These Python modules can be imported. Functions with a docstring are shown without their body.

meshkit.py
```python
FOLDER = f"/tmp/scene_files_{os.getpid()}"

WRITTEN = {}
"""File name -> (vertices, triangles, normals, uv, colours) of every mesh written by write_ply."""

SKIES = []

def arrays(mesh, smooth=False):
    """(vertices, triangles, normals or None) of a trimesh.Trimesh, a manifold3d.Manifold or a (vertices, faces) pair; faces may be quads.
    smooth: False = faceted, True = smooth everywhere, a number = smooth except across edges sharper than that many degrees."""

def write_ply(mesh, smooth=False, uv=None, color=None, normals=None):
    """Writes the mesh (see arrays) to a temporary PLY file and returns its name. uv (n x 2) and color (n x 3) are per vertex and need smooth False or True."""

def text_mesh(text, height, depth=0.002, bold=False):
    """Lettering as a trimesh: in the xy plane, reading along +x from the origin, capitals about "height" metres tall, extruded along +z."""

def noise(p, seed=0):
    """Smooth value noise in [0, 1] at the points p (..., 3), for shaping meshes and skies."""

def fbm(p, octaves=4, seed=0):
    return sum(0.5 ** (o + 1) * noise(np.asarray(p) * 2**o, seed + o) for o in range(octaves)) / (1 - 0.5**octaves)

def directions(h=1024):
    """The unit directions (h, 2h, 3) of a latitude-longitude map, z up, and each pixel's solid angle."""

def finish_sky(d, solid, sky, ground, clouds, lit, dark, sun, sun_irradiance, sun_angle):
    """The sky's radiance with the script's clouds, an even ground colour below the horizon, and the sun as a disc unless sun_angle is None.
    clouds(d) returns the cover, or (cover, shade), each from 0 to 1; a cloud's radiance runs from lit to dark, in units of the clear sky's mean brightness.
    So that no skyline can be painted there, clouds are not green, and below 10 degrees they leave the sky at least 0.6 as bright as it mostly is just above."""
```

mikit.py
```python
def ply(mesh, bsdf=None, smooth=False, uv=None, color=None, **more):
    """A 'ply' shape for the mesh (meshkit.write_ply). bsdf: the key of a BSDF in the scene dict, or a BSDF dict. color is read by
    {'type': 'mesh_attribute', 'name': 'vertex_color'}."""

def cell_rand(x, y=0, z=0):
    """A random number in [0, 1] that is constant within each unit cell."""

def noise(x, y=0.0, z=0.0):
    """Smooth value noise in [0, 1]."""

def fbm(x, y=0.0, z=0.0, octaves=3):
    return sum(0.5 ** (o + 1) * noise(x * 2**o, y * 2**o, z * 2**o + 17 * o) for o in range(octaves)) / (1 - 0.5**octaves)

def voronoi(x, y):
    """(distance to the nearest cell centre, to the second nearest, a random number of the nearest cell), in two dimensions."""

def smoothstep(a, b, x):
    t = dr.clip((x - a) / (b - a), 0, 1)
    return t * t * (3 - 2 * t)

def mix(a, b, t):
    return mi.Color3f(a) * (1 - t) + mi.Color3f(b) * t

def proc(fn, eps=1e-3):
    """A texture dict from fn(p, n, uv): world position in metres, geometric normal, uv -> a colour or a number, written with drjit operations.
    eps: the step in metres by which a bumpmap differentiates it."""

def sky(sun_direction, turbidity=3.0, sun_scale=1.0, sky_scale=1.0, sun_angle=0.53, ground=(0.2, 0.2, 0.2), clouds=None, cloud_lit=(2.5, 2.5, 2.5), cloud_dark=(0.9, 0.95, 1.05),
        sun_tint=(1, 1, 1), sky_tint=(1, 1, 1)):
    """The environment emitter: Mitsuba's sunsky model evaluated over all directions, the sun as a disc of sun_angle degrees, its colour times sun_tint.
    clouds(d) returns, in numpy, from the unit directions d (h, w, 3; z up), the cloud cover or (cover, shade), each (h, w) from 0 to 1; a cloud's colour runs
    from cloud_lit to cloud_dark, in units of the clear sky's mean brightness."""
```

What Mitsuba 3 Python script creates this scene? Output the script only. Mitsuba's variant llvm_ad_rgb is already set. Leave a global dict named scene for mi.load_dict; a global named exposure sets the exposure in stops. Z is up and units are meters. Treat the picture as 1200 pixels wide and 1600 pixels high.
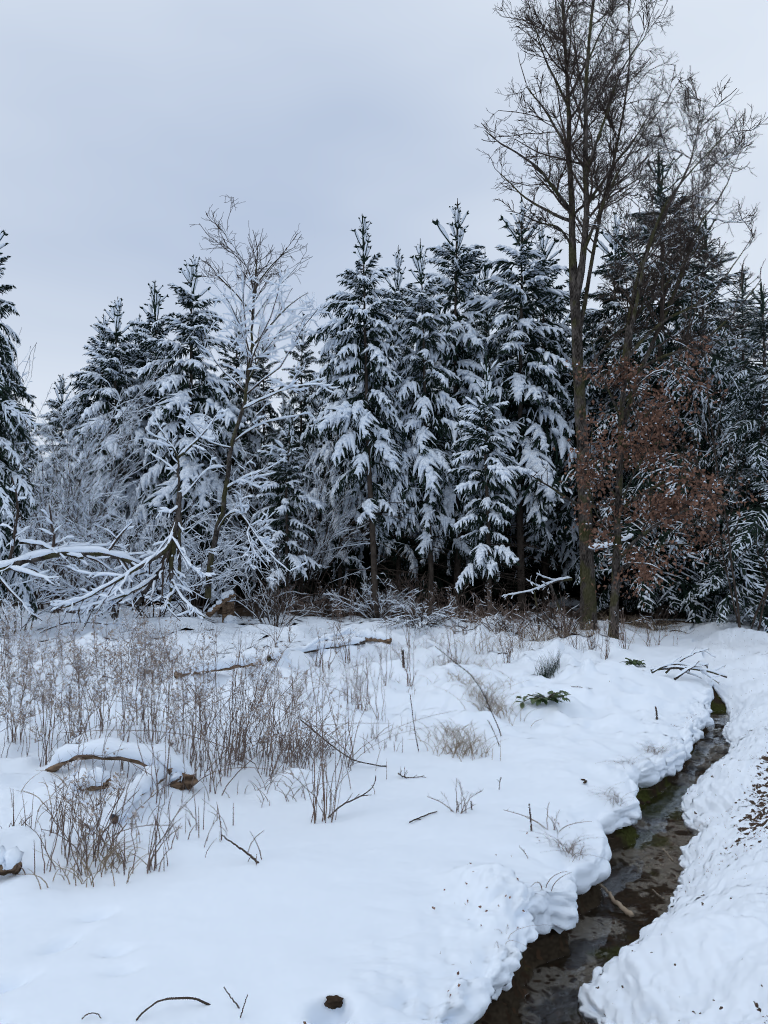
import math
import numpy as np
import drjit as dr
import mitsuba as mi
import mikit
import meshkit
from mikit import proc, noise, fbm, voronoi, smoothstep, mix
from scipy.interpolate import PchipInterpolator, RegularGridInterpolator
from scipy.spatial import cKDTree

T = mi.ScalarTransform4f
scene, labels = {}, {}

# ------------------------------------------------------------------ camera, sky, exposure
EYE = np.array([0.0, 0.0, 1.6])
FOV = 53.0
FPX = 600 / math.tan(math.radians(FOV / 2))          # focal length in pixels of the 1200 x 1600 photograph
HORIZON = 880.0
PITCH = math.atan((HORIZON - 800) / FPX)
FWD = np.array([0, math.cos(PITCH), math.sin(PITCH)])
UP = np.array([0, -math.sin(PITCH), math.cos(PITCH)])
scene['camera'] = {'type': 'perspective', 'fov': FOV, 'fov_axis': 'x', 'near_clip': 0.05, 'far_clip': 2000.0,
                   'to_world': T().look_at(origin=EYE.tolist(), target=(EYE + FWD).tolist(), up=[0, 0, 1])}


def cloud_cover(d):
    az = np.arctan2(d[..., 0], d[..., 1])
    p = np.stack([d[..., 0] * 1.6, d[..., 1] * 1.6, d[..., 2] * 3.2], -1)
    n = meshkit.fbm(p + 4.3, 4, seed=5)
    n2 = meshkit.fbm(p * np.array([2.2, 2.2, 3.0]) + 9.1, 4, seed=9)
    el = np.degrees(np.arcsin(np.clip(d[..., 2], 0, 1)))
    bank = np.exp(-((az + 0.20) / 0.42) ** 2 - ((el - 27) / 11.5) ** 2)      # the darker grey cloud ahead
    shade = np.clip(0.12 + 0.95 * bank - 0.16 * np.exp(-(el / 15) ** 2) + 0.95 * (n - 0.5) + 0.50 * (n2 - 0.5), 0, 1)
    return np.ones_like(shade), shade


scene['sky'] = mikit.sky([-0.55, -0.35, 0.62], turbidity=3.0, sun_scale=0.15, sun_angle=25, clouds=cloud_cover, ground=(0.6, 0.62, 0.68),
                         cloud_lit=(2.10, 2.31, 2.60), cloud_dark=(1.30, 1.57, 2.06), sun_tint=(0.8, 0.92, 1.15))
exposure = 1.62


# ------------------------------------------------------------------ helpers
def ray(u, v):
    return FWD + np.array([1.0, 0, 0]) * (u - 600) / FPX - UP * (v - 800) / FPX


def P(u, v, Y):
    """The point at distance Y ahead that the photograph shows at pixel (u, v)."""
    d = ray(u, v)
    return EYE + d * (Y / d[1])


class MB:
    def __init__(self):
        self.v, self.f, self.n = [], [], 0

    def add(self, v, f):
        if len(v):
            self.v.append(np.asarray(v, np.float32)); self.f.append(np.asarray(f) + self.n); self.n += len(v)
        return self

    def arrays(self):
        return np.vstack(self.v), np.vstack(self.f)

    def put(self, key, bsdf, smooth=True):
        scene[key] = mikit.ply(self.arrays(), bsdf, smooth=smooth)
        return key


def tag(key, label=None, cat=None, group=None, kind=None):
    d = {}
    if label: d['label'] = label
    if cat: d['category'] = cat
    if group: d['group'] = group
    if kind: d['kind'] = kind
    labels[key] = d


COUNT = {}


def name(base):
    COUNT[base] = COUNT.get(base, -1) + 1
    return base if COUNT[base] == 0 else f'{base}_{COUNT[base]:03d}'


def norm(v):
    v = np.asarray(v, float)
    return v / (np.linalg.norm(v, axis=-1, keepdims=True) + 1e-12)


def tubes(pts, rad, sides=5, squash=1.0, cap=False, phase=0.0):
    """N polylines of K points (N, K, 3) with radii (N, K) as tubes; squash flattens them vertically."""
    p = np.asarray(pts, float)
    if p.ndim == 2: p = p[None]
    rad = np.broadcast_to(np.asarray(rad, float), p.shape[:2])
    N, K = p.shape[:2]
    t = norm(np.gradient(p, axis=1))
    ref = np.where(np.abs(t[..., 2:]) < 0.92, [0, 0, 1.0], [0.0, 1.0, 0])
    a = norm(np.cross(t, ref)); b = np.cross(t, a)
    ang = np.arange(sides) * 2 * np.pi / sides + phase
    v = p[:, :, None] + rad[:, :, None, None] * (np.cos(ang)[None, None, :, None] * a[:, :, None] + squash * np.sin(ang)[None, None, :, None] * b[:, :, None])
    v = v.reshape(-1, 3)
    n, i, j = np.meshgrid(np.arange(N), np.arange(K - 1), np.arange(sides), indexing='ij')
    o = n * K * sides
    j2 = (j + 1) % sides
    A, B, C, D = o + i * sides + j, o + i * sides + j2, o + (i + 1) * sides + j2, o + (i + 1) * sides + j
    f = np.concatenate([np.stack([A, B, C], -1).reshape(-1, 3), np.stack([A, C, D], -1).reshape(-1, 3)])
    if cap:
        nn = np.arange(N)[:, None]
        k = np.arange(1, sides - 1)[None]
        s0 = nn * K * sides
        e0 = s0 + (K - 1) * sides
        f = np.concatenate([f, np.stack([s0 + 0 * k, s0 + k + 1, s0 + k], -1).reshape(-1, 3), np.stack([e0 + 0 * k, e0 + k, e0 + k + 1], -1).reshape(-1, 3)])
    return v, f


def resample(pts, K):
    pts = np.asarray(pts, float)
    s = np.concatenate([[0], np.cumsum(np.linalg.norm(np.diff(pts, axis=0), axis=1))])
    q = np.linspace(0, s[-1], K)
    if len(pts) > 2:
        return PchipInterpolator(s, pts, axis=0)(q)
    return np.stack([np.interp(q, s, pts[:, k]) for k in range(3)], 1)


def blob(center, r, rng, sub=2, rough=0.25, freq=2.0):
    import trimesh
    m = trimesh.creation.icosphere(subdivisions=sub)
    v = np.array(m.vertices)
    o = rng.uniform(0, 50, 3)
    k = 1 + rough * 2 * (meshkit.fbm(v * freq + o, 3) - 0.5)
    return v * k[:, None] * np.asarray(r) + np.asarray(center), np.array(m.faces)


# ------------------------------------------------------------------ materials
def bs(key, d):
    scene[key] = d


def two(d):
    return {'type': 'twosided', 'b': d}


def rgb(r, g, b):
    return {'type': 'rgb', 'value': [r, g, b]}


bs('snow_mat', {'type': 'diffuse', 'reflectance': rgb(0.775, 0.85, 0.945)})
bs('snow_two', two({'type': 'diffuse', 'reflectance': rgb(0.765, 0.84, 0.935)}))


def ground_color(p, n, uv):
    f = fbm(p.x * 0.9 + 31, p.y * 0.9 + 7, 0.0, 4)
    g = noise(p.x * 14, p.y * 14, 3.0)
    fine = noise(p.x * 45, p.y * 45, 8.0)
    # needle litter instead of snow under the spruces
    edge = 19.3 + 2.2 * (noise(p.x * 0.5, 3.0) - 0.5) + 1.0 * (f - 0.5) + dr.select(p.x < -3.0, 1.5, 0.0)
    path = smoothstep(8.6, 9.6, p.x - 0.22 * (p.y - 19.0))
    under = smoothstep(-0.5, 0.9, p.y - edge + 0.9 * (g - 0.5)) * (1 - path)
    patch = smoothstep(0.56, 0.62, f + 0.10 * (fine - 0.5))
    under = under * (1 - 0.7 * patch)
    litter = mix(mi.Color3f(0.035, 0.026, 0.02), mi.Color3f(0.075, 0.055, 0.04), fine)
    snow = mi.Color3f(0.775, 0.85, 0.945)
    return mix(snow, litter, under)


def ground_bump(p, n, uv):
    return 0.5 * noise(p.x * 30, p.y * 30, p.z * 30) + 0.35 * noise(p.x * 85, p.y * 85, p.z * 85) + 0.8 * noise(p.x * 9, p.y * 9, p.z * 9)


bs('ground_mat', {'type': 'bumpmap', 'arbitrary': proc(ground_bump, 3e-3), 'scale': 0.004, 'bsdf': {'type': 'diffuse', 'reflectance': proc(ground_color)}})


def path_color(p, n, uv):
    f = fbm(p.x * 5.0, p.y * 5.0, p.z * 5.0, 3)
    fine = fbm(p.x * 38, p.y * 38, p.z * 38, 3)
    # earth and leaf crumbs trodden through the snow along the lip of the bank
    line = dr.abs((p.x - 2.55) - 0.62 * (p.y - 5.3))
    strip = smoothstep(0.32, 0.04, line + 0.25 * (f - 0.5)) * smoothstep(4.3, 5.2, p.y) * smoothstep(8.6, 6.8, p.y)
    crumbs = smoothstep(0.775 - 0.30 * strip, 0.80 - 0.27 * strip, fine + 0.10 * (f - 0.5))
    earth = mix(mi.Color3f(0.03, 0.022, 0.017), mi.Color3f(0.10, 0.07, 0.05), noise(p.x * 90, p.y * 90, p.z * 90))
    return mix(mi.Color3f(0.775, 0.845, 0.935), earth, crumbs)


bs('path_mat', {'type': 'bumpmap', 'arbitrary': proc(ground_bump, 3e-3), 'scale': 0.008, 'bsdf': {'type': 'diffuse', 'reflectance': proc(path_color)}})


def bed_color(p, n, uv):
    wx = p.x + 0.16 * (fbm(p.x * 5, p.y * 5, 1.0, 3) - 0.5)
    wy = p.y + 0.16 * (fbm(p.x * 5, p.y * 5, 21.0, 3) - 0.5)
    a = fbm(wx * 3.0 + wy * 1.2 + 3, wy * 4.5 - wx * 1.5, 2.0, 5)
    b = fbm(wx * 11.0, wy * 11.0, 5.0, 4)
    c = noise(p.x * 75, p.y * 75, p.z * 75)
    d1, d2, which = voronoi(wx * 26, wy * 26)
    mud = mix(mi.Color3f(0.014, 0.011, 0.008), mi.Color3f(0.070, 0.053, 0.036), 0.5 * b + 0.5 * c)
    silt = mix(mi.Color3f(0.17, 0.15, 0.125), mi.Color3f(0.31, 0.285, 0.245), 0.5 * c + 0.5 * b)
    weed = mi.Color3f(0.060, 0.070, 0.018) * (0.4 + 0.9 * c)
    col = mix(mud, silt, smoothstep(0.49, 0.57, a + 0.35 * (b - 0.5)) * smoothstep(-0.37, -0.41, p.z))
    leaf = smoothstep(0.42, 0.30, d1) * smoothstep(0.62, 0.70, which)
    col = mix(col, mix(mi.Color3f(0.018, 0.012, 0.009), mi.Color3f(0.075, 0.045, 0.028), noise(which * 91, 3.0)), leaf * 0.9)
    return mix(col, weed, smoothstep(0.56, 0.68, fbm(p.x * 2.3 + 40, p.y * 2.3, 9.0, 3) + 0.3 * (b - 0.5)) * 0.8)


bs('bed_mat', {'type': 'bumpmap', 'arbitrary': proc(ground_bump, 3e-3), 'scale': 0.01, 'bsdf': two({'type': 'diffuse', 'reflectance': proc(bed_color)})})
bs('water_mat', {'type': 'dielectric', 'int_ior': 1.33, 'ext_ior': 1.0})


def needle_color(p, n, uv):
    a = noise(p.x * 2.3, p.y * 2.3, p.z * 2.3)
    c = noise(p.x * 31, p.y * 31, p.z * 31)
    return mix(mi.Color3f(0.010, 0.020, 0.018), mi.Color3f(0.034, 0.053, 0.038), 0.5 * a + 0.5 * c)


bs('needle_mat', two({'type': 'diffuse', 'reflectance': proc(needle_color)}))


def bark_color(p, n, uv):
    a = fbm(p.x * 14, p.y * 14, p.z * 3.5, 4)
    c = noise(p.x * 60, p.y * 60, p.z * 22)
    base = mix(mi.Color3f(0.014, 0.012, 0.011), mi.Color3f(0.125, 0.11, 0.10), smoothstep(0.25, 0.8, 0.6 * a + 0.4 * c))
    m = fbm(p.x * 5 + 9, p.y * 5, p.z * 2.2, 3)
    moss = mix(mi.Color3f(0.030, 0.032, 0.013), mi.Color3f(0.075, 0.073, 0.028), c)
    return mix(base, moss, smoothstep(0.47, 0.60, m + 0.25 * (a - 0.5)) * 0.7)


bs('bark_mat', {'type': 'bumpmap', 'arbitrary': proc(lambda p, n, uv: fbm(p.x * 30, p.y * 30, p.z * 9, 3), 2e-3), 'scale': 0.012,
                'bsdf': {'type': 'diffuse', 'reflectance': proc(bark_color)}})
bs('spruce_bark', {'type': 'diffuse', 'reflectance': proc(lambda p, n, uv: mix(mi.Color3f(0.03, 0.024, 0.021), mi.Color3f(0.115, 0.095, 0.08), fbm(p.x * 25, p.y * 25, p.z * 9, 3)))})
bs('twig_mat', {'type': 'diffuse', 'reflectance': proc(lambda p, n, uv: mix(mi.Color3f(0.028, 0.022, 0.019), mi.Color3f(0.085, 0.066, 0.056), noise(p.x * 9, p.y * 9, p.z * 9)))})
bs('weed_mat', two({'type': 'diffuse', 'reflectance': proc(lambda p, n, uv: mix(mi.Color3f(0.080, 0.056, 0.051), mi.Color3f(0.255, 0.195, 0.165), noise(p.x * 25, p.y * 25, p.z * 6)))}))
bs('fluff_mat', two({'type': 'diffuse', 'reflectance': proc(lambda p, n, uv: mix(mi.Color3f(0.17, 0.125, 0.10), mi.Color3f(0.50, 0.43, 0.38), noise(p.x * 18, p.y * 18, p.z * 18)))}))
bs('straw_mat', two({'type': 'diffuse', 'reflectance': proc(lambda p, n, uv: mix(mi.Color3f(0.17, 0.125, 0.085), mi.Color3f(0.42, 0.345, 0.26), noise(p.x * 22, p.y * 22, p.z * 5)))}))
bs('leaf_brown', two({'type': 'diffuse', 'reflectance': proc(lambda p, n, uv: mix(mi.Color3f(0.055, 0.029, 0.021), mi.Color3f(0.27, 0.155, 0.112), noise(p.x * 17, p.y * 17, p.z * 17)))}))
bs('leaf_green', two({'type': 'principled', 'base_color': proc(lambda p, n, uv: mix(mi.Color3f(0.022, 0.046, 0.018), mi.Color3f(0.075, 0.115, 0.045), noise(p.x * 22, p.y * 22, p.z * 22))), 'roughness': 0.4, 'specular': 0.4}))
bs('dead_wood', {'type': 'diffuse', 'reflectance': proc(lambda p, n, uv: mix(mi.Color3f(0.05, 0.034, 0.024), mi.Color3f(0.27, 0.185, 0.125), smoothstep(0.25, 0.75, fbm(p.x * 12, p.y * 34, p.z * 40, 4))))})
bs('earth_mat', {'type': 'diffuse', 'reflectance': proc(lambda p, n, uv: mix(mi.Color3f(0.02, 0.015, 0.011), mi.Color3f(0.07, 0.05, 0.035), noise(p.x * 60, p.y * 60, p.z * 60)))})

# ------------------------------------------------------------------ terrain
LEFT = np.array([(-8, -3.2), (0.5, -0.25), (1.8, -.02), (2.5, 0.13), (2.91, .27), (3.06, .33), (3.22, .50), (3.63, .68), (3.92, .78), (4.08, 1.02), (4.42, 1.12), (4.60, 1.34), (5.25, 1.52), (5.62, 1.86), (6.25, 2.04),
                 (6.76, 2.46), (7.5, 2.92), (8.53, 3.45), (9.02, 3.75), (10.0, 4.18), (10.8, 4.58), (11.5, 4.80), (13.5, 5.5), (17, 6.7), (24, 9.8), (40, 16), (80, 30), (200, 70)])
RIGHT = np.array([(-8, -2.2), (0.5, 0.35), (1.8, 0.62), (2.6, 0.80), (3.2, 0.93), (3.59, .88), (3.80, .97), (4.05, 1.29), (4.33, 1.47), (4.93, 1.83), (5.41, 2.04), (5.70, 2.33), (6.02, 2.30), (6.25, 2.34), (7.28, 2.95), (8.36, 3.68),
                  (9.18, 3.95), (10.0, 4.42), (10.8, 4.66), (11.5, 4.70), (13.5, 5.3), (17, 6.5), (24, 9.6), (40, 15.8), (80, 29.8), (200, 69.8)])
xl_f, xr_f = PchipInterpolator(*LEFT.T), PchipInterpolator(*RIGHT.T)
WATER = -0.38


def xl(y):
    y = np.asarray(y, float)
    return xl_f(y) + 0.05 * (meshkit.noise(np.stack([y * 2.6, 0 * y + 3, 0 * y], -1)) - 0.5) + 0.05 * (meshkit.noise(np.stack([y * 7.0, 0 * y + 8, 0 * y], -1)) - 0.5)


def xr(y):
    y = np.asarray(y, float)
    return xr_f(y) + 0.05 * (meshkit.noise(np.stack([y * 5.0, 0 * y + 5, 0 * y], -1)) - 0.5)


def sstep(a, b, x):
    t = np.clip((x - a) / (b - a), 0, 1)
    return t * t * (3 - 2 * t)


def dfac(y):
    return 1 - 0.96 * sstep(10.2, 11.6, np.asarray(y, float))


MOUNDS = []      # (x, y, rx, ry, height, angle)


def field(x, y):
    """Height of the snow surface, without the stream's banks."""
    x, y = np.broadcast_arrays(np.asarray(x, float), np.asarray(y, float))
    q = lambda s, k: np.stack([x * s, y * s, 0 * x + k], -1)   # noqa: E731
    z = 0.22 * (meshkit.fbm(q(0.33, 1.0), 3, 1) - 0.5) + 0.05 * (meshkit.fbm(q(1.4, 2.0), 3, 2) - 0.5)
    rough = sstep(5.2, 8.5, y) * sstep(3.0, 0.5, x - 0.2 * y) + 0.6 * sstep(-1.2, -2.1, x) * sstep(3.0, 4.2, y)
    rough = np.clip(rough, 0, 1)
    hum = meshkit.fbm(q(1.15, 5.0), 3, 7)
    z = z + rough * 0.75 * np.maximum(hum - 0.47, 0) + rough * 0.32 * np.maximum(meshkit.fbm(q(3.8, 6.0), 2, 11) - 0.46, 0)
    z = z + 0.012 * np.maximum(y - 12, 0) * sstep(60, 30, y)
    for (mx, my, rx, ry, h, an) in MOUNDS:
        c, s = math.cos(an), math.sin(an)
        dx, dy = x - mx, y - my
        e = ((c * dx + s * dy) / rx) ** 2 + ((-s * dx + c * dy) / ry) ** 2
        z = z + h * np.exp(-1.4 * e)
    return z


def left_z(x, y, a):
    """Snow left of the stream; a <= 0 is the distance from the lip of the bank."""
    return field(x, y) - 0.11 * np.exp(a / 0.42) * dfac(y)


def right_z(x, y, a):
    d = dfac(y)
    rise = 0.44 * (1 - np.exp(-a / 0.48)) + 0.12 * sstep(0.5, 1.9, a) * sstep(3.0, 5.5, y) + 0.20 * sstep(0.9, 2.6, a) * sstep(4.5, 7.0, y) * sstep(16, 11, y)
    q = np.stack([x * 3.2, y * 3.2, 0 * x], -1)
    churn = 0.15 * (meshkit.fbm(q, 4, 21) - 0.5) * sstep(20, 12, y) + 0.05 * (meshkit.fbm(q * 3.0, 3, 22) - 0.5)
    line = (x - 2.55) - 0.62 * (y - 5.3)
    rut = -0.07 * np.exp(-(line / 0.18) ** 2) * sstep(4.3, 5.4, y) * sstep(9.0, 7.0, y)
    track = -0.05 * np.exp(-((a - 2.2) / 0.3) ** 2) - 0.05 * np.exp(-((a - 3.7) / 0.3) ** 2)
    return field(x, y) * sstep(0, 0.8, a) + (-0.36 + rise) * d + (churn + rut) * sstep(0, 0.25, a) * sstep(80, 25, y) + track + (1 - d) * (-0.05) * np.exp(-a / 0.5)


def gz(x, y):
    """Height of the visible ground at (x, y)."""
    x, y = np.atleast_1d(np.asarray(x, float)), np.atleast_1d(np.asarray(y, float))
    a, b = x - xl(y), x - xr(y)
    z = np.where(a <= 0, left_z(x, y, np.minimum(a, 0)), np.where(b >= 0, right_z(x, y, np.maximum(b, 0)), WATER * dfac(y)))
    return z


def G(u, v, lift=0.0):
    """The ground point that the photograph shows at pixel (u, v)."""
    d = ray(u, v)
    Y = 1.6 / max(1e-3, -d[2] / d[1])
    Y = min(Y, 60.0)
    for _ in range(16):
        x = d[0] / d[1] * Y
        z = gz(x, Y)[0] + lift
        Y = 0.5 * Y + 0.5 * np.clip((EYE[2] - z) / max(1e-3, -d[2] / d[1]), 0.5, 60)
    x = d[0] / d[1] * Y
    return np.array([x, Y, gz(x, Y)[0]])


def Gxy(x, y):
    return np.array([x, y, gz(x, y)[0]])


# mounds of snow over fallen wood and stumps
def mound(u, v, rx, ry, h, an=0.0):
    p = G(u, v)
    MOUNDS.append((p[0], p[1], rx, ry, h, an))


for args in [(40, 1340, .30, .22, .14, .3), (120, 1240, .30, .16, .06, 0), (215, 1250, .24, .10, .12, .9), (440, 1240, .2, .15, .10, 0), (480, 1230, .22, .15, .12, .4),
             (570, 1135, .40, .18, .08, 0), (590, 1115, .25, .15, .07, 0), (700, 1090, .5, .35, .16, .5), (740, 1060, .45, .3, .16, 0), (350, 1050, .75, .22, .15, .2), (500, 1025, .9, .25, .22, .15),
             (290, 985, 1.2, .8, .25, 0), (240, 965, 1.4, .8, .3, 0), (600, 985, 1.2, .7, .2, 0), (700, 985, 1.0, .7, .22, 0), (20, 985, 2.5, .8, .25, 0),
             (560, 985, .6, .3, .15, 0), (480, 975, .8, .4, .2, 0), (400, 990, .8, .4, .15, 0), (270, 1340, .35, .2, .07, 0), (450, 1370, .9, .5, .05, 0),
             (930, 1075, .9, .6, .10, 0), (1150, 1000, .9, .5, .20, 0), (1098, 1028, .6, .4, .16, .3), (1188, 1040, .5, .4, .15, 0), (1192, 1100, .5, .35, .12, .5), (1120, 985, .8, .4, .15, 0), (918, 994, .55, .4, .12, 0), (960, 1008, .45, .3, .12, 0), (905, 1004, .3, .2, .08, 0), (780, 1400, .22, .3, .10, .5), (770, 1365, .16, .16, .07, 0)]:
    mound(*args)
MOUNDS += [(-1.45, 3.05, .10, .05, -.06, .6), (-1.40, 2.80, .10, .05, -.05, .4), (-1.36, 3.35, .10, .05, -.05, .9), (-1.30, 3.6, .08, .05, -.05, .2), (-1.28, 2.60, .16, .09, -.07, 1.0), (-1.1, 3.25, .07, .04, -.04, 0), (-1.02, 3.1, .07, .04, -.03, 0)]
hole = G(515, 1580)
MOUNDS += [(hole[0], hole[1], .06, .045, -.13, 0.2), (hole[0] + .12, hole[1] + .03, .22, .16, .04, 0)]


def steps(start, stop, first, grow, most=1e9):
    out, s = [start], first
    while out[-1] < stop:
        out.append(out[-1] + s); s = min(s * grow, most)
    return np.array(out)


rows = [-8.0, -4, -1.5, 0, 0.6, 1.1, 1.5, 1.8]
while rows[-1] < 130:
    y = rows[-1]
    rows.append(y + (0.03 if y < 2.2 else 0.0052 * y if y < 12 else 0.012 * y if y < 40 else 0.06 * y))
rows = np.array(rows)


def grid_faces(R, C, flip=False):
    i, j = np.meshgrid(np.arange(R - 1), np.arange(C - 1), indexing='ij')
    A = (i * C + j).ravel()
    q = np.stack([A, A + 1, A + C + 1, A + C], -1)
    if flip: q = q[:, ::-1]
    return np.vstack([q[:, [0, 1, 2]], q[:, [0, 2, 3]]])


def vnormals(V):
    du, dv = np.gradient(V, axis=1), np.gradient(V, axis=0)
    return norm(np.cross(du, dv))


def pillows(p, size, seed):
    """Rounded lumps of about this size: 0 in the creases, 1 on the crowns."""
    rng = np.random.default_rng(seed)
    flat = p.reshape(-1, 3) / size
    cells = np.unique(np.floor(flat).astype(int), axis=0)
    around = np.unique((cells[:, None] + np.array([[a, b, c] for a in (-1, 0, 1) for b in (-1, 0, 1) for c in (-1, 0, 1)])[None]).reshape(-1, 3), axis=0)
    h = meshkit.noise(np.stack([around + .5, around * 1.7 + 9.5, around * 2.3 + 31.5], 1).reshape(-1, 3) * 7.31, seed).reshape(-1, 3)
    d, _ = cKDTree(around + h).query(flat, k=3)
    soft = -np.log(np.exp(-13 * d).sum(1)) / 13
    out = np.clip(1.0 - np.clip(soft, 0, 1.1) ** 2 / 0.75, -.4, 1)
    return (out - out.mean() + .5).reshape(p.shape[:-1])


# left snowfield: columns run from far left to the lip, round the overhang and back under it
fine = np.arange(0, 1.0, 0.0125)
mid = np.arange(1.0, 5.5, 0.022)
cols = np.concatenate([fine, mid, steps(5.5, 90, 0.025, 1.06)])[::-1]
Rl = (0.075 + 0.07 * meshkit.noise(np.stack([rows * 2.2, 0 * rows + 1.5, 0 * rows], -1))) * (0.2 + 0.8 * dfac(rows))
lipx = xl(rows)
Y = rows[:, None] + 0 * cols[None]
A = -cols[None] + 0 * Y
X = lipx[:, None] - Rl[:, None] + A
Z = left_z(X, Y, A - Rl[:, None])
phi = np.linspace(0, math.radians(165), 26)[1:]
zt = Z[:, -1]
Xa = lipx[:, None] - Rl[:, None] + Rl[:, None] * np.sin(phi)[None] - 0.35 * Rl[:, None] * sstep(1.5, 2.9, phi)[None]
Za = zt[:, None] - 1.15 * Rl[:, None] * (1 - np.cos(phi))[None]
Ya = rows[:, None] + 0 * Xa
V = np.stack([np.hstack([X, Xa]), np.hstack([Y, Ya]), np.hstack([Z, Za])], -1)
Acol = np.hstack([A, 0 * Xa])
nrm = vnormals(V)
near = np.exp(Acol / 0.30) * sstep(12.5, 9.0, V[..., 1]) * sstep(0.5, 1.5, V[..., 1])
pts = V * np.array([1, 1, 1.3])
zone = (Acol > -1.7) & (V[..., 1] > 0.6) & (V[..., 1] < 12.5)
big, med, tiny = np.full(Acol.shape, .5), np.full(Acol.shape, .5), np.full(Acol.shape, .5)
big[zone], med[zone], tiny[zone] = pillows(pts[zone], .21, 31), pillows(pts[zone], .085, 32), pillows(pts[zone], .036, 33)
fades = sstep(12.5, 9.0, V[..., 1]) * sstep(0.5, 1.5, V[..., 1])
wild = sstep(.42, .60, meshkit.fbm(pts * 2.6, 2, 39))
wide = np.exp(-np.maximum(-Acol - .05, 0) / 0.42) * fades
near = np.exp(Acol / 0.20) * fades
chunk = sstep(.40, .62, meshkit.fbm(pts * 3.4, 2, 40))
disp = near * (0.075 * (big - .5) + (.010 + .042 * chunk) * (med - .5) + .022 * chunk * (tiny - .5) - .03 + .06 * (meshkit.fbm(pts * 2.3, 2, 48) - .5))
disp += wide * (0.5 + wild) * (0.026 * (big - .5) + 0.020 * wild * (med - .5) + .009 * wild * (tiny - .5) + 0.05 * (meshkit.fbm(pts * 4.0, 3, 37) - 0.5))
disp += (0.016 * (meshkit.fbm(pts * 3.0, 3, 35) - 0.5) + 0.007 * (meshkit.fbm(pts * 14.0, 2, 36) - 0.5)) * sstep(12, 7, V[..., 1])
V = V + nrm * disp[..., None]
FIELD_EDGE = V[:, -1].copy()
mb = MB().add(V.reshape(-1, 3), grid_faces(*V.shape[:2]))
mb.put('snowy_ground', 'ground_mat')
tag('snowy_ground', 'smooth untrodden snow covering the clearing left of the stream', kind='structure')

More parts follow.
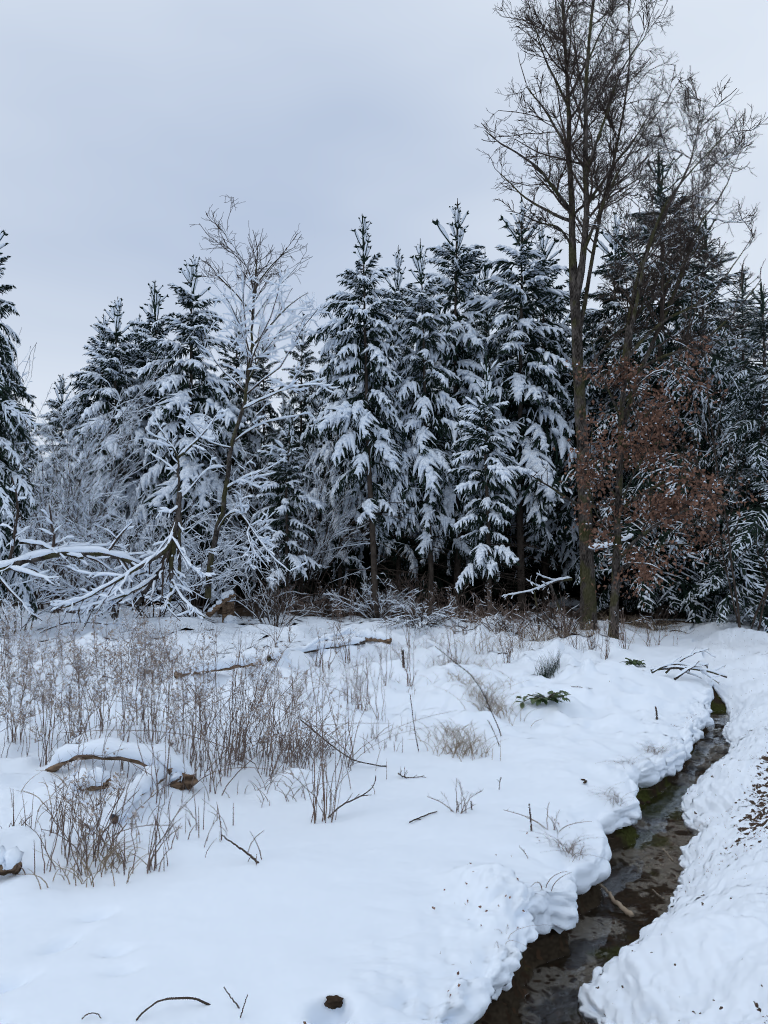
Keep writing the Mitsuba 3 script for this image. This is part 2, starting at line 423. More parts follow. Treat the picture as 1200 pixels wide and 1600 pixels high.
# right bank and path
fine = np.arange(0, 1.3, 0.0125)
mid = np.arange(1.3, 4.5, 0.028)
colr = np.concatenate([fine, mid, steps(4.5, 90, 0.03, 1.07)])
Rr = (0.045 + 0.05 * meshkit.noise(np.stack([rows * 2.7, 0 * rows + 7.5, 0 * rows], -1))) * (0.3 + 0.7 * dfac(rows))
edge = xr(rows)
Yr = rows[:, None] + 0 * colr[None]
Ar = colr[None] + 0 * Yr
Xr = edge[:, None] + Rr[:, None] + Ar
Zr = right_z(Xr, Yr, Ar) + 0.05
phi = np.linspace(math.radians(150), 0, 18)[:-1]
Xa = edge[:, None] + Rr[:, None] - Rr[:, None] * np.sin(phi)[None]
Za = Zr[:, :1] - Rr[:, None] * 1.1 * (1 - np.cos(phi))[None]
V = np.stack([np.hstack([Xa, Xr]), np.hstack([rows[:, None] + 0 * Xa, Yr]), np.hstack([Za, Zr])], -1)
Acol = np.hstack([0 * Xa, Ar])
nrm = vnormals(V)
pts = V * np.array([1, 1, 1.3])
fadey = sstep(14.0, 8.0, V[..., 1]) * sstep(0.5, 1.5, V[..., 1])
zone = (Acol < 3.6) & (V[..., 1] > 0.8) & (V[..., 1] < 14)
big, med, tiny = np.full(Acol.shape, .5), np.full(Acol.shape, .5), np.full(Acol.shape, .5)
big[zone], med[zone], tiny[zone] = pillows(pts[zone], .15, 41), pillows(pts[zone], .060, 42), pillows(pts[zone], .028, 43)
wild = sstep(.36, .62, meshkit.fbm(pts * 2.2, 3, 49))
edge_ = np.exp(-Acol / 0.25)
disp = fadey * (edge_ * (0.05 * (big - .5) + .03 * (med - .5) - .02) + (.5 + .5 * wild) * (0.034 * (big - .5) + 0.028 * (med - .5) + 0.019 * (tiny - .5)))
V = V + nrm * disp[..., None]
PATH_EDGE = V[:, 0].copy()
MB().add(V.reshape(-1, 3), grid_faces(*V.shape[:2])).put('snowy_path', 'path_mat')
tag('snowy_path', 'rough trodden snow with crumbs of earth on the bank right of the stream', kind='structure')

# bed: from inside the left overhang down the earth wall, across the bottom, up under the right snow edge
ry = np.concatenate([np.arange(0.5, 6.5, 0.02), np.arange(6.5, 11.4, 0.04)])
d = dfac(ry)
prof = [(-0.45, -0.30), (-0.30, -0.29), (-0.19, -0.27), (-0.13, -0.30), (-0.09, -0.36), (-0.05, -0.40), (0.02, -0.42)]
fr = np.linspace(0.06, 0.98, 46)
prof = np.stack([np.interp(np.linspace(0, 6, 30), np.arange(7), [q[k] for q in prof]) for k in (0, 1)], 1)
XB = np.hstack([np.stack([xl(ry) + p[0] for p in prof], 1), xl(ry)[:, None] + 0.04 + (xr(ry) - xl(ry) + 0.02)[:, None] * fr[None], np.stack([xr(ry) + q for q in (0.10, 0.18, 0.28)], 1)])
ZB = np.hstack([np.stack([p[1] * d for p in prof], 1), (-0.432 * d)[:, None] + 0 * fr[None], np.stack([(-0.43) * d, (-0.36) * d, (-0.32) * d - .02], 1)])
YB = ry[:, None] + 0 * XB
pb = np.stack([XB, YB, ZB], -1)
hump = 0.06 * (meshkit.fbm(pb * np.array([4.5, 3.0, 4]), 4, 51) - 0.5)
ZB = ZB + hump * np.clip((XB - xl(ry)[:, None] + 0.3) / 0.25, 0, 1) * np.clip((xr(ry)[:, None] + 0.12 - XB) / 0.2, 0, 1)
rough = 0.07 * (meshkit.fbm(pb * 9.0, 4, 52) - 0.5) + 0.030 * (pillows(pb, .05, 53) - .5) + 0.016 * (pillows(pb, .022, 54) - .5)
XB = XB + rough
ZB = ZB + 0.6 * rough
V = np.stack([XB, YB, ZB], -1)
MB().add(V.reshape(-1, 3), grid_faces(*V.shape[:2])).put('stream_bed', 'bed_mat')
tag('stream_bed', 'dark muddy stream bed with pale silt patches and cut earth bank', kind='structure')

wy = np.arange(0.6, 11.2, 0.03)
wf = np.linspace(0, 1, 50)
XW = (xl(wy) - 0.22)[:, None] + (xr(wy) - xl(wy) + 0.45)[:, None] * wf[None]
YW = wy[:, None] + 0 * XW
ZW = WATER + 0.004 * (meshkit.fbm(np.stack([XW * 6, YW * 4, 0 * XW], -1), 3, 61) - 0.5) + 0.0022 * (meshkit.fbm(np.stack([XW * 21, YW * 14, 0 * XW], -1), 2, 62) - 0.5)
MB().add(np.stack([XW, YW, ZW], -1).reshape(-1, 3), grid_faces(*XW.shape)).put('stream_water', 'water_mat')
tag('stream_water', 'shallow clear dark water of the narrow stream', kind='structure')

# ground heights on a grid, so that placing things is quick
_gx = np.arange(-26, 20, 0.04)
_gy = steps(0.0, 62.0, 0.03, 1.012)
_gzz = np.concatenate([gz(*np.broadcast_arrays(_gx[None], a[:, None])) for a in np.array_split(_gy, 8)])
_look = RegularGridInterpolator((_gy, _gx), _gzz, bounds_error=False, fill_value=None)


def gz(x, y):
    x, y = np.broadcast_arrays(np.atleast_1d(np.asarray(x, float)), np.atleast_1d(np.asarray(y, float)))
    return _look(np.stack([np.clip(y, 0, 61.9), np.clip(x, -25.9, 19.9)], -1))


# ------------------------------------------------------------------ spruces
def twig_curve(start, direction, length, K, sag, rng_vec=None):
    """N twigs: start (N,3), unit direction (N,3), length (N,), bending down by sag (N,)."""
    t = np.linspace(0, 1, K)[None, :, None]
    p = start[:, None] + direction[:, None] * length[:, None, None] * t
    p[..., 2] -= (sag * length)[:, None] * t[..., 0] ** 2
    return p


def make_spray(seed, L, n2, third, th0, bend, sag, snow_r, snow_part=0.8, twig_r=0.017, l2=0.36, fleck=False):
    """One spruce bough along +x: (needles V, F), (snow V, F)."""
    rng = np.random.default_rng(seed)
    K = 9
    t = np.linspace(0, 1, K)
    th = th0 - bend * t ** 1.2
    ax = np.zeros((K, 3))
    ax[1:, 0] = np.cumsum(np.cos(th[1:]) * L / (K - 1)); ax[1:, 2] = np.cumsum(np.sin(th[1:]) * L / (K - 1))
    ax[:, 1] = 0.05 * L * np.sin(t * rng.uniform(2, 4) + rng.uniform(0, 6)) * t
    nd, sn = MB(), MB()
    nd.add(*tubes(ax, np.linspace(0.016, 0.012, K) * (0.6 + 0.5 * L), 4))
    ts = np.clip(np.repeat(np.linspace(0.16, 0.97, n2), 2) + rng.uniform(-.045, .045, 2 * n2), .12, .98)
    side = np.tile([1.0, -1.0], n2)
    base = np.stack([np.interp(ts, t, ax[:, k]) for k in range(3)], 1)
    fwd = norm(np.stack([np.interp(ts, t, np.gradient(ax[:, k])) for k in range(3)], 1))
    ang = np.radians(rng.uniform(38, 66, 2 * n2))
    lat = np.stack([0 * side, side, 0 * side], 1)
    dirs = fwd * np.cos(ang)[:, None] + lat * np.sin(ang)[:, None]
    dirs[:, 2] += rng.uniform(-0.42, 0.10, 2 * n2)
    dirs += rng.normal(0, .10, dirs.shape)
    dirs = norm(dirs)
    prof = np.clip(ts / 0.22, 0.35, 1) * (1.08 - ts) ** 0.75
    ln = L * l2 * prof * rng.uniform(0.45, 1.35, 2 * n2) + 0.05
    sg = sag * rng.uniform(0.6, 1.4, 2 * n2)
    K2 = 5
    c2 = twig_curve(base, dirs, ln, K2, sg)
    rr = twig_r * np.array([0.9, 1.15, 1.1, 0.95, 0.25])[None] * rng.uniform(0.85, 1.2, (2 * n2, K2))
    nd.add(*tubes(c2, rr, 3, phase=0.5))
    if third:
        for s in np.linspace(0.30, 0.86, third):
            for sd in (1, -1):
                keep = (ln * (1 - s) > 0.05) & (rng.random(2 * n2) < 0.9)
                b3 = c2[:, 0] + (c2[:, -1] - c2[:, 0]) * s
                j = s * (K2 - 1); i0 = int(j); w = j - i0
                b3 = c2[:, i0] * (1 - w) + c2[:, i0 + 1] * w
                f3 = norm(c2[:, i0 + 1] - c2[:, i0])
                la = norm(np.cross(f3, [0, 0, 1.0])) * sd
                d3 = norm(f3 * 0.75 + la * 0.62 + np.array([0, 0, -0.28]) + rng.normal(0, .08, f3.shape))
                l3 = ln * 0.42 * (1.1 - s) * rng.uniform(.7, 1.3, 2 * n2) + 0.03
                c3 = twig_curve(b3, d3, l3, 3, sg * 1.2)[keep]
                nd.add(*tubes(c3, twig_r * np.array([1.0, 1.05, .25])[None] * np.ones((len(c3), 1)), 3))
                if snow_r > 0:
                    ck = c3[rng.random(len(c3)) < (0.55 if fleck else 0.30)].copy()
                    if len(ck):
                        if fleck: ck = ck[:, -1:] + (ck - ck[:, -1:]) * rng.uniform(.4, .8, (len(ck), 1, 1))
                        rk = (0.017 if fleck else 0.5 * snow_r) * np.array([.5, 1.0, .4])[None] * rng.uniform(.6, 1.3, (len(ck), 1))
                        ck[..., 2] += .014 + .4 * rk
                        sn.add(*tubes(ck, rk, 5, squash=.75, cap=True))
    # loose needles that roughen the outline
    m = 5
    idx = np.repeat(np.arange(2 * n2), m)
    s = rng.uniform(0.1, 1.0, len(idx)) * (K2 - 1) * 0.999
    i0 = s.astype(int); w = (s - i0)[:, None]
    b = c2[idx, i0] * (1 - w) + c2[idx, i0 + 1] * w
    dd = norm(norm(c2[idx, i0 + 1] - c2[idx, i0]) * 0.8 + rng.normal(0, .6, (len(idx), 3)))
    sidev = norm(np.cross(dd, rng.normal(0, 1, dd.shape))) * 0.006
    v = np.stack([b - sidev, b + sidev, b + dd * 0.045], 1).reshape(-1, 3)
    nd.add(v, np.arange(len(v)).reshape(-1, 3))
    # snow lying along the twigs and the bough
    if snow_r > 0:
        keep = (rng.random(2 * n2) < snow_part) & (ts > (0.3 if L > .8 else .15))
        c = c2[keep].copy()
        Ks = 5
        cs = np.stack([c[:, 0] * 0 + twig_at(c, q) for q in np.linspace(0.03, rng.uniform(.80, .95), Ks)], 1)
        r = snow_r * np.array([0.8, 1.1, 1.05, 0.75, 0.22])[None] * rng.uniform(.55, 1.25, (len(c), 1)) * rng.uniform(.72, 1.25, (len(c), Ks))
        r = r * np.clip(np.linalg.norm(c[:, -1] - c[:, 0], axis=1) / (5.0 * snow_r), 0.5, 1.15)[:, None]
        cs[..., 2] += 0.55 * r + 0.008
        sn.add(*tubes(cs, r, 5, squash=0.72, cap=True))
        if not fleck:
            a2 = ax[3:].copy()
            r = snow_r * 1.15 * np.linspace(0.7, 1.0, len(a2)) * rng.uniform(.8, 1.2, len(a2)); r[-1] *= 0.4; r[0] *= .4
            a2[:, 2] += 0.6 * r
            sn.add(*tubes(a2, r, 6, squash=0.75, cap=True))
        if L > .8 and not fleck:      # uneven pads
            m = int(11 * L)
            tp = rng.uniform(.38, .98, m)
            b = np.stack([np.interp(tp, t, ax[:, k]) for k in range(3)], 1)
            b[:, 1] += rng.normal(0, .10 * L, m) * (1.15 - tp)
            dpad = norm(np.stack([np.ones(m), rng.normal(0, .7, m), rng.normal(-.5, .3, m)], 1))
            lp = rng.uniform(.07, .22, m)
            q = np.linspace(-.5, .5, 5)
            pp = b[:, None] + dpad[:, None] * (lp[:, None] * q)[..., None]
            rp = snow_r * rng.uniform(.8, 1.9, (m, 1)) * np.array([.35, .9, 1.0, .85, .3])[None] * rng.uniform(.85, 1.15, (m, 5))
            pp[..., 2] += .5 * rp
            sn.add(*tubes(pp, rp, 6, squash=.7, cap=True))
    return nd.arrays(), (sn.arrays() if sn.n else (np.zeros((0, 3)), np.zeros((0, 3), int)))


def twig_at(c, q):
    s = q * (c.shape[1] - 1)
    i = min(int(s), c.shape[1] - 2)
    w = s - i
    return c[:, i] * (1 - w) + c[:, i + 1] * w


SPRAYS = {}
for style, snow_k, sag_k in (('laden', 1.2, 0.66), ('dusted', 0.62, 0.40), ('dark', 0.42, 0.42), ('sheltered', 0, .4)):
    for cls, L, n2, third, th0, bend in (('huge', 2.3, 22, 3, 0.15, 1.15), ('long', 1.5, 16, 2, 0.10, 1.05), ('mid', 1.0, 12, 2, 0.06, 0.75), ('short', 0.55, 6, 0, 0.0, 0.25), ('shoot', 0.4, 2, 0, 0.0, -0.25)):
        if cls == 'huge' and style != 'dark': continue
        if style == 'sheltered' and cls in ('short', 'shoot', 'long'): continue
        for k in range(4):
            part = {'laden': 0.74, 'dusted': 0.7, 'dark': 0.60, 'sheltered': 0}[style]
            sr = {'huge': 0.036, 'long': 0.040, 'mid': 0.034, 'short': 0.026, 'shoot': 0.026}[cls] * snow_k
            SPRAYS[style, cls, k] = make_spray(1000 + 37 * k + len(SPRAYS), L, n2, third, th0 + 0.12 * (k - 1.5), bend * (0.8 + 0.15 * k), sag_k * (0.2 if cls == 'shoot' else 1), sr, part, l2=0.22 if cls == 'shoot' else 0.25 if cls == 'huge' else 0.31, fleck=style == 'dark', twig_r=0.013 if style == 'dark' else 0.017)


def stamp(mb, tpl, mats, offs):
    """Many copies of a template (V, F) under the 3x3 matrices and offsets."""
    v, f = tpl
    if not len(v) or not len(mats): return
    mats, offs = np.asarray(mats), np.asarray(offs)
    vs = np.einsum('kij,nj->kni', mats, v) + offs[:, None]
    fs = f[None] + (np.arange(len(mats)) * len(v))[:, None, None]
    mb.add(vs.reshape(-1, 3), fs.reshape(-1, 3))


def make_spruce(seed, H, crown_base, reach, style, dens=1.0, top_style=None, droop=0.45, lod=False, dead=True):
    """A spruce of height H standing at the origin: dict of part name -> (mesh arrays, bsdf)."""
    rng = np.random.default_rng(seed)
    wood, nd, sn, dd = MB(), MB(), MB(), MB()
    K = 16
    z = np.linspace(-0.2, H, K)
    bend = np.cumsum(rng.normal(0, .015, (K, 2)), axis=0)
    trunk = np.column_stack([bend, z])
    r = 0.010 + 0.0076 * (H - z) ** 1.0 * (1.0 if H > 8 else 1.15)
    wood.add(*tubes(trunk, r, 9))
    lists = {}
    zz = H - rng.uniform(.42, .6)
    seedp = rng.uniform(0, 90, 3)
    while zz > crown_base:
        dtop = H - zz
        n = int(round(rng.uniform(4.4, 6.6) * dens)) if dtop > 2.4 else int(rng.integers(4, 7))
        a0 = rng.uniform(0, 6.3)
        for i in range(n):
            az = a0 + i * 6.283 / n + rng.normal(0, .22)
            if dtop > 1.8 and rng.random() < (.08 if dtop < 4.5 or lod else .20 if zz > crown_base + 1.8 else .5): continue
            uneven = meshkit.noise(np.array([[math.cos(az) * 1.4, math.sin(az) * 1.4, zz * .9]]) + seedp)[0]
            L = min(reach * (0.80 + 0.3 * (dtop / H)), 0.20 + 0.30 * dtop) * rng.uniform(0.65, 1.25) * (0.66 + 0.68 * uneven)
            if zz < crown_base + 1.2: L *= rng.uniform(0.55, 1.0)
            el = np.interp(dtop, [0, 0.7, 1.3, 2.0, 3.2, 6, 12], [1.2, 1.02, 0.86, 0.60, 0.10, -0.30, -0.38]) * (1 if dtop < 2.0 else 0.6 + droop) + rng.normal(0, .16)
            cls = 'shoot' if dtop < 1.45 else 'short' if L < 0.55 else 'mid' if (L < 1.05 or lod) else 'long' if (L < 1.75 or style != 'dark') else 'huge'
            st = style if dtop > 1.5 else (top_style or 'laden')
            if lod and dtop > 4.2:
                st, cls = 'sheltered', 'mid'
            ref = {'huge': 2.3, 'long': 1.5, 'mid': 1.0, 'short': 0.55, 'shoot': 0.4}[cls]
            s = L / ref
            ca, sa, ce, se = math.cos(az), math.sin(az), math.cos(el), math.sin(el)
            Rm = np.array([[ca, -sa, 0], [sa, ca, 0], [0, 0, 1]]) @ np.array([[ce, 0, -se], [0, 1, 0], [se, 0, ce]])
            roll = rng.normal(0, .34)
            Rm = Rm @ np.array([[1, 0, 0], [0, math.cos(roll), -math.sin(roll)], [0, math.sin(roll), math.cos(roll)]])
            j = np.interp(zz + rng.normal(0, .04), z, np.arange(K))
            off = np.array([np.interp(j, np.arange(K), trunk[:, 0]), np.interp(j, np.arange(K), trunk[:, 1]), zz + rng.normal(0, .05)])
            lists.setdefault((st, cls, rng.integers(4)), []).append((Rm * s, off))
        zz -= rng.uniform(0.22, 0.34) * (.8 if 1.3 < dtop < 2.4 else 1) * (1 + 0.05 * dtop) * (1.35 if lod else 1)
    for key, val in lists.items():
        m, o = [a for a, _ in val], [b for _, b in val]
        stamp(nd, SPRAYS[key][0], m, o)
        stamp(sn, SPRAYS[key][1], m, o)
    nd.add(*tubes(np.array([[trunk[-1, 0], trunk[-1, 1], H - 1.3], [trunk[-1, 0], trunk[-1, 1], H - .3], [trunk[-1, 0] + .01, trunk[-1, 1], H + .05]]), [0.03, 0.022, 0.008], 5))
    if dead:
        N = int(26 * max(0.3, (crown_base - 0.2) / 2.5)) + 8
        zb = rng.uniform(0.5, crown_base + 0.5, N)
        az = rng.uniform(0, 6.283, N)
        dirs = np.stack([np.cos(az), np.sin(az), rng.normal(-.12, .2, N)], 1)
        st = np.stack([0 * zb, 0 * zb, zb], 1)
        ln = rng.uniform(0.4, 1.3, N)
        c = twig_curve(st, dirs, ln, 5, rng.uniform(0.0, .3, N))
        dd.add(*tubes(c, np.linspace(0.012, 0.004, 5)[None] + 0 * c[..., 0], 4))
        for s in (0.35, 0.55, 0.75):
            for sd in (1, -1):
                b3 = twig_at(c, s)
                d3 = norm(norm(dirs) + sd * 0.8 * norm(np.cross(dirs, [0, 0, 1.0])) + rng.normal(0, .15, dirs.shape))
                dd.add(*tubes(twig_curve(b3, d3, ln * .35 * rng.uniform(.5, 1.2, N), 3, 0 * zb + .2), np.array([[0.005, 0.004, 0.002]]) * np.ones((N, 1)), 3))
    out = {'trunk': (wood.arrays(), 'spruce_bark', True), 'crown': (nd.arrays(), 'needle_mat', False)}
    if sn.n: out['crown__snow'] = (sn.arrays(), 'snow_two', True)
    if dead: out['dead_branches'] = (dd.arrays(), 'twig_mat', True)
    return out


PROTO = {}


def proto(key, *args, **kw):
    parts = make_spruce(*args, **kw)
    scene[key] = {'type': 'shapegroup', **{k: mikit.ply(m, b, smooth=s) for k, (m, b, s) in parts.items()}}
    PROTO[key] = args[1]


proto('proto_laden_bare', 11, 10.5, 2.7, 1.45, 'laden')
proto('proto_laden', 12, 10.5, 1.7, 1.5, 'laden')
proto('proto_laden_open', 23, 10.5, 2.3, 1.6, 'laden', dens=.85, droop=.55)
proto('proto_small', 13, 6.7, 1.5, 1.2, 'laden', droop=0.35)
proto('proto_dusted', 14, 11.5, 1.4, 1.75, 'dusted', droop=0.6)
proto('proto_frosted', 15, 10.0, 1.2, 1.9, 'laden', droop=0.7, dens=1.05)
proto('proto_dark', 16, 12.5, 0.6, 2.5, 'dark', top_style='dark', droop=0.6, dens=1.15)
proto('proto_far', 17, 11.0, 0.8, 1.8, 'dusted', lod=True, dens=1.2)


def spruce(key, u, v_top, Y, label, group=None, rot=None, wide=1.0, u_base=None, base='spruce_tree', z0=None):
    rng = np.random.default_rng(int(u * 7 + v_top * 3 + Y))
    ub = u if u_base is None else u_base
    b = P(ub, HORIZON, Y)
    b[2] = gz(b[0], b[1])[0]
    top = P(u, v_top, Y)
    h = top[2] - b[2]
    s = h / PROTO[key]
    lean = (top[0] - b[0]) / h
    rot = rng.uniform(0, 360) if rot is None else rot
    m = np.eye(4); m[0, 2] = lean
    tw = T().translate(b.tolist()) @ T(m) @ T().rotate([0, 0, 1], rot) @ T().scale([s * wide, s * wide, s])
    k = name(base)
    scene[k] = {'type': 'instance', 'to_world': tw, 'group': {'type': 'ref', 'id': key}}
    tag(k, label, 'tree', group)


FRONT = [
    ('proto_dusted', 958, 335, 24.0, 'snow dusted spruce seen between the two bare trunks', None, 1.1),
    ('proto_dark', 1160, 415, 25.0, 'dark spruce tip standing behind the right edge spruce', None, 1.3),
    ('proto_laden_bare', 569, 335, 20.0, 'tall snow laden spruce left of centre with its bare lower trunk showing', 588, 1.0),
    ('proto_laden_open', 655, 375, 20.6, 'snow laden spruce in the middle of the forest edge with a long thin bare trunk', 672, 0.92),
    ('proto_small', 760, 555, 19.0, 'short young spruce with thick pillows of snow in front of the taller spruces', 768, 1.0),
    ('proto_laden', 715, 312, 23.0, 'tallest pointed spruce right of centre standing behind the short young spruce', None, 1.0),
    ('proto_laden_open', 815, 308, 22.5, 'snowy spruce just left of the tall bare tree trunk', None, 1.15),
    ('proto_dusted', 850, 345, 24.5, 'spruce mostly hidden behind the trunk of the tall bare tree', None, 1.0),
    ('proto_laden', 622, 385, 24.0, 'narrow spruce top between the two tall snow laden spruces in the middle', None, 0.85),
    ('proto_dusted', 760, 392, 25.5, 'slim spruce tip behind and right of the tallest pointed spruce', None, 0.8),
    ('proto_dark', 1032, 235, 22.0, 'high dark green spruce with little snow behind the right hand bare tree', None, 1.4),
    ('proto_dark', 1192, 440, 19.0, 'dark spruce at the right edge with boughs sweeping down to the path', None, 1.55),
    ('proto_dark', 1100, 330, 23.5, 'dark spruce between the high dark spruce and the right edge', None, 1.3),
    ('proto_frosted', 162, 492, 25.0, 'leftmost frosted spruce of the left group', None, 1.05),
    ('proto_frosted', 184, 465, 24.0, 'frosted spruce second from the left in the left group', None, 1.05),
    ('proto_frosted', 217, 492, 26.0, 'frosted spruce third from the left in the left group', None, 0.9),
    ('proto_frosted', 242, 440, 24.5, 'frosted spruce fourth from the left in the left group', None, 1.0),
    ('proto_frosted', 302, 400, 23.0, 'highest frosted spruce of the left group just left of the leaning birch', None, 1.05),
    ('proto_frosted', 98, 585, 28.0, 'low frosted spruce in the gap between the left edge spruce and the left group', None, 1.1),
    ('proto_dusted', 370, 482, 26.0, 'spruce top seen through the crown of the leaning birch', None, 0.9),
    ('proto_dusted', 413, 512, 27.0, 'low spruce top right behind the leaning birch', None, 0.9),
    ('proto_dusted', 470, 490, 26.0, 'spruce in the dip between the birch and the tall middle spruces', None, 0.9),
    ('proto_laden', 532, 458, 23.5, 'small spruce top tucked against the left side of the tall spruce left of centre', None, 0.85),
    ('proto_small', 448, 640, 20.5, 'low snow laden spruce right of the leaning birch', None, 1.15),
    ('proto_dusted', -14, 322, 15.5, 'dark spruce cut off by the left edge of the picture', None, 0.85),
]
for key, u, v, Yd, lab, ub, wide in FRONT:
    spruce(key, u, v, Yd, lab, u_base=ub, wide=wide)
sky_u = [-200, -60, 40, 70, 120, 150, 240, 300, 360, 440, 520, 570, 640, 720, 800, 900, 1000, 1060, 1130, 1200, 1400]
sky_v = [420, 420, 560, 640, 640, 560, 520, 500, 540, 560, 520, 450, 450, 420, 420, 400, 380, 360, 470, 500, 480]
rngb = np.random.default_rng(77)
for Yd, n in ((28, 18), (33, 16), (40, 14)):
    for i in range(n):
        u = -150 + 1500 * (i + rngb.uniform(.15, .85)) / n
        v = np.interp(u, sky_u, sky_v) + rngb.uniform(15, 110)
        spruce('proto_far', u, v, Yd + rngb.uniform(-2, 2), 'spruce deep in the dark forest behind the front rows', 'spruces deep in the forest', wide=rngb.uniform(.9, 1.3))

# ------------------------------------------------------------------ bare trees and shrubs
class Wood:
    """Collects branch polylines by level and turns them into tubes, with snow lying on them."""

    def __init__(self, seed):
        self.rng = np.random.default_rng(seed)
        self.by = {}

    def add(self, pts, rad, level):
        self.by.setdefault((level, len(pts)), []).append((np.asarray(pts), np.asarray(rad)))

    def grow(self, pts, rad, level, spec):
        """spec: per level dict(n per metre, len, ang, up, K, r) for the children."""
        if level >= len(spec): return
        s, rng = spec[level], self.rng
        seg = np.linalg.norm(np.diff(pts, axis=0), axis=1)
        cum = np.concatenate([[0], np.cumsum(seg)])
        Lp = cum[-1]
        n = max(s.get('min', 1), rng.poisson(s['n'] * Lp))
        for q in np.sort(rng.uniform(s.get('from', 0.2), 1.0, n)):
            d = q * Lp
            base = np.array([np.interp(d, cum, pts[:, k]) for k in range(3)])
            i = min(np.searchsorted(cum, d, side='right') - 1, len(pts) - 2)
            t = norm(pts[i + 1] - pts[i])
            a = norm(np.cross(t, rng.normal(0, 1, 3)))
            ang = rng.uniform(*s['ang'])
            dirv = norm(t * math.cos(ang) + a * math.sin(ang) + np.array([0, 0, s.get('lift', 0.0)]))
            L = s['len'] * (1.12 - s.get('taper', .75) * q) * rng.uniform(0.55, 1.3) * (Lp if s.get('rel') else 1)
            L = min(L, s.get('max', 99))
            K = s['K']
            p = [base]
            dv = dirv
            for j in range(K - 1):
                dv = norm(dv + rng.normal(0, s.get('wig', .16), 3) + np.array([0, 0, s.get('up', .10)]))
                p.append(p[-1] + dv * L / (K - 1))
            p = np.array(p)
            rb = np.interp(d, cum, rad) * s['r']
            rr = np.maximum(np.linspace(rb, max(rb * 0.35, s.get('rmin', .003)), K), s.get('rmin', .003))
            self.add(p, rr, level + 1)
            self.grow(p, rr, level + 1, spec)

    def mesh(self, levels, sides=4):
        mb = MB()
        for (lv, K), items in self.by.items():
            if lv in levels:
                mb.add(*tubes(np.stack([i[0] for i in items]), np.stack([i[1] for i in items]), sides if lv > 1 else max(sides, 8)))
        return mb

    def snow(self, levels, thick=0.008, k=0.8, keep=1.0, sides=5, zmax=99):
        mb, rng = MB(), self.rng
        for (lv, K), items in self.by.items():
            if lv in levels:
                p = np.stack([i[0] for i in items]).astype(float); r = np.stack([i[1] for i in items]).astype(float)
                sel = (rng.random(len(p)) < keep) & (p[:, :, 2].mean(1) < zmax)
                p, r = p[sel], r[sel]
                if not len(p): continue
                t = norm(np.gradient(p, axis=1))
                flat = np.clip(1.38 - 1.05 * np.abs(t[..., 2]), 0.0, 1)
                rs = (k * r + thick) * flat * rng.uniform(.75, 1.25, r.shape)
                rs[:, 0] *= 0.5; rs[:, -1] *= 0.4
                p[..., 2] += 0.55 * r + 0.35 * rs
                ok = (rs.max(1) > 0.3 * thick)
                mb.add(*tubes(p[ok], rs[ok], sides))
        return mb


def polyline(coords, depth):
    """Points through photograph pixels; depth: one distance, or one per point."""
    d = np.broadcast_to(np.asarray(depth, float), (len(coords),))
    return np.array([P(u, v, y) for (u, v), y in zip(coords, d)])


CROWN = [dict(max=1.75, n=2.7, len=0.36, rel=1, ang=(.55, 1.1), lift=.06, up=.07, K=7, r=.45, wig=.15, rmin=.008, **{'from': .2}),
         dict(max=.8, n=5.4, len=0.44, rel=1, ang=(.5, 1.05), lift=.05, up=.06, K=5, r=.55, wig=.2, rmin=.0062, **{'from': .15}),
         dict(n=9.5, len=0.32, ang=(.45, 1.0), up=.09, K=4, r=.6, wig=.15, rmin=.0052, taper=.5, **{'from': .12}),
         dict(n=5.5, len=0.17, ang=(.45, .95), up=.08, K=3, r=.8, wig=.12, rmin=.0044, taper=.4, **{'from': .3})]


def bare_tree(key, label, trunk, limbs, spec, seed, trunk_mat='bark_mat', snow=None, limb_level=0):
    w = Wood(seed)
    k = name(key)
    pts, rad = trunk
    tp = resample(pts, 28)
    tr = np.interp(np.linspace(0, 1, 28), np.linspace(0, 1, len(rad)), rad)
    rg = np.random.default_rng(seed + 1)
    tp[2:-1] += rg.normal(0, .012, tp[2:-1].shape)
    v, f = tubes(tp, tr, 14)
    v = v + norm(v - np.repeat(tp, 14, axis=0)) * ((meshkit.fbm(v * np.array([7, 7, 2.5]), 3, seed) - .5) * 0.22 * np.repeat(tr, 14))[:, None]
    MB().add(v, f).put(f'{k}__trunk', trunk_mat)
    w.by.setdefault((0, 28), []).append((tp, tr))
    for i, (lp, r0, r1) in enumerate(limbs):
        p = resample(lp, 14)
        L = np.linalg.norm(p[-1] - p[0])
        p[2:] += np.cumsum(rg.normal(0, .006 * L / 2.5, p[2:].shape), axis=0)
        r = np.linspace(r0, r1, 14)
        MB().add(*tubes(p, r, 8)).put(f'{k}__limb' + (f'_{i:03d}' if i else ''), trunk_mat)
        w.by.setdefault((0, 14), []).append((p, r))
        w.grow(p, r, limb_level, spec)
    s, e = int(28 * .45), 28
    w.grow(tp[s:e], tr[s:e], limb_level, spec)
    tw = MB()
    for lv in range(1, 5):
        m = w.mesh([lv], 5 if lv < 2 else 3)
        if m.n: tw.add(*m.arrays())
    tw.put(f'{k}__twigs', 'twig_mat'); tag(f'{k}__twigs', kind='stuff')
    if snow:
        m = w.snow(**snow)
        if m.n: m.put(f'{k}__snow', 'snow_two')
    tag(k, label, 'tree')
    return k, w


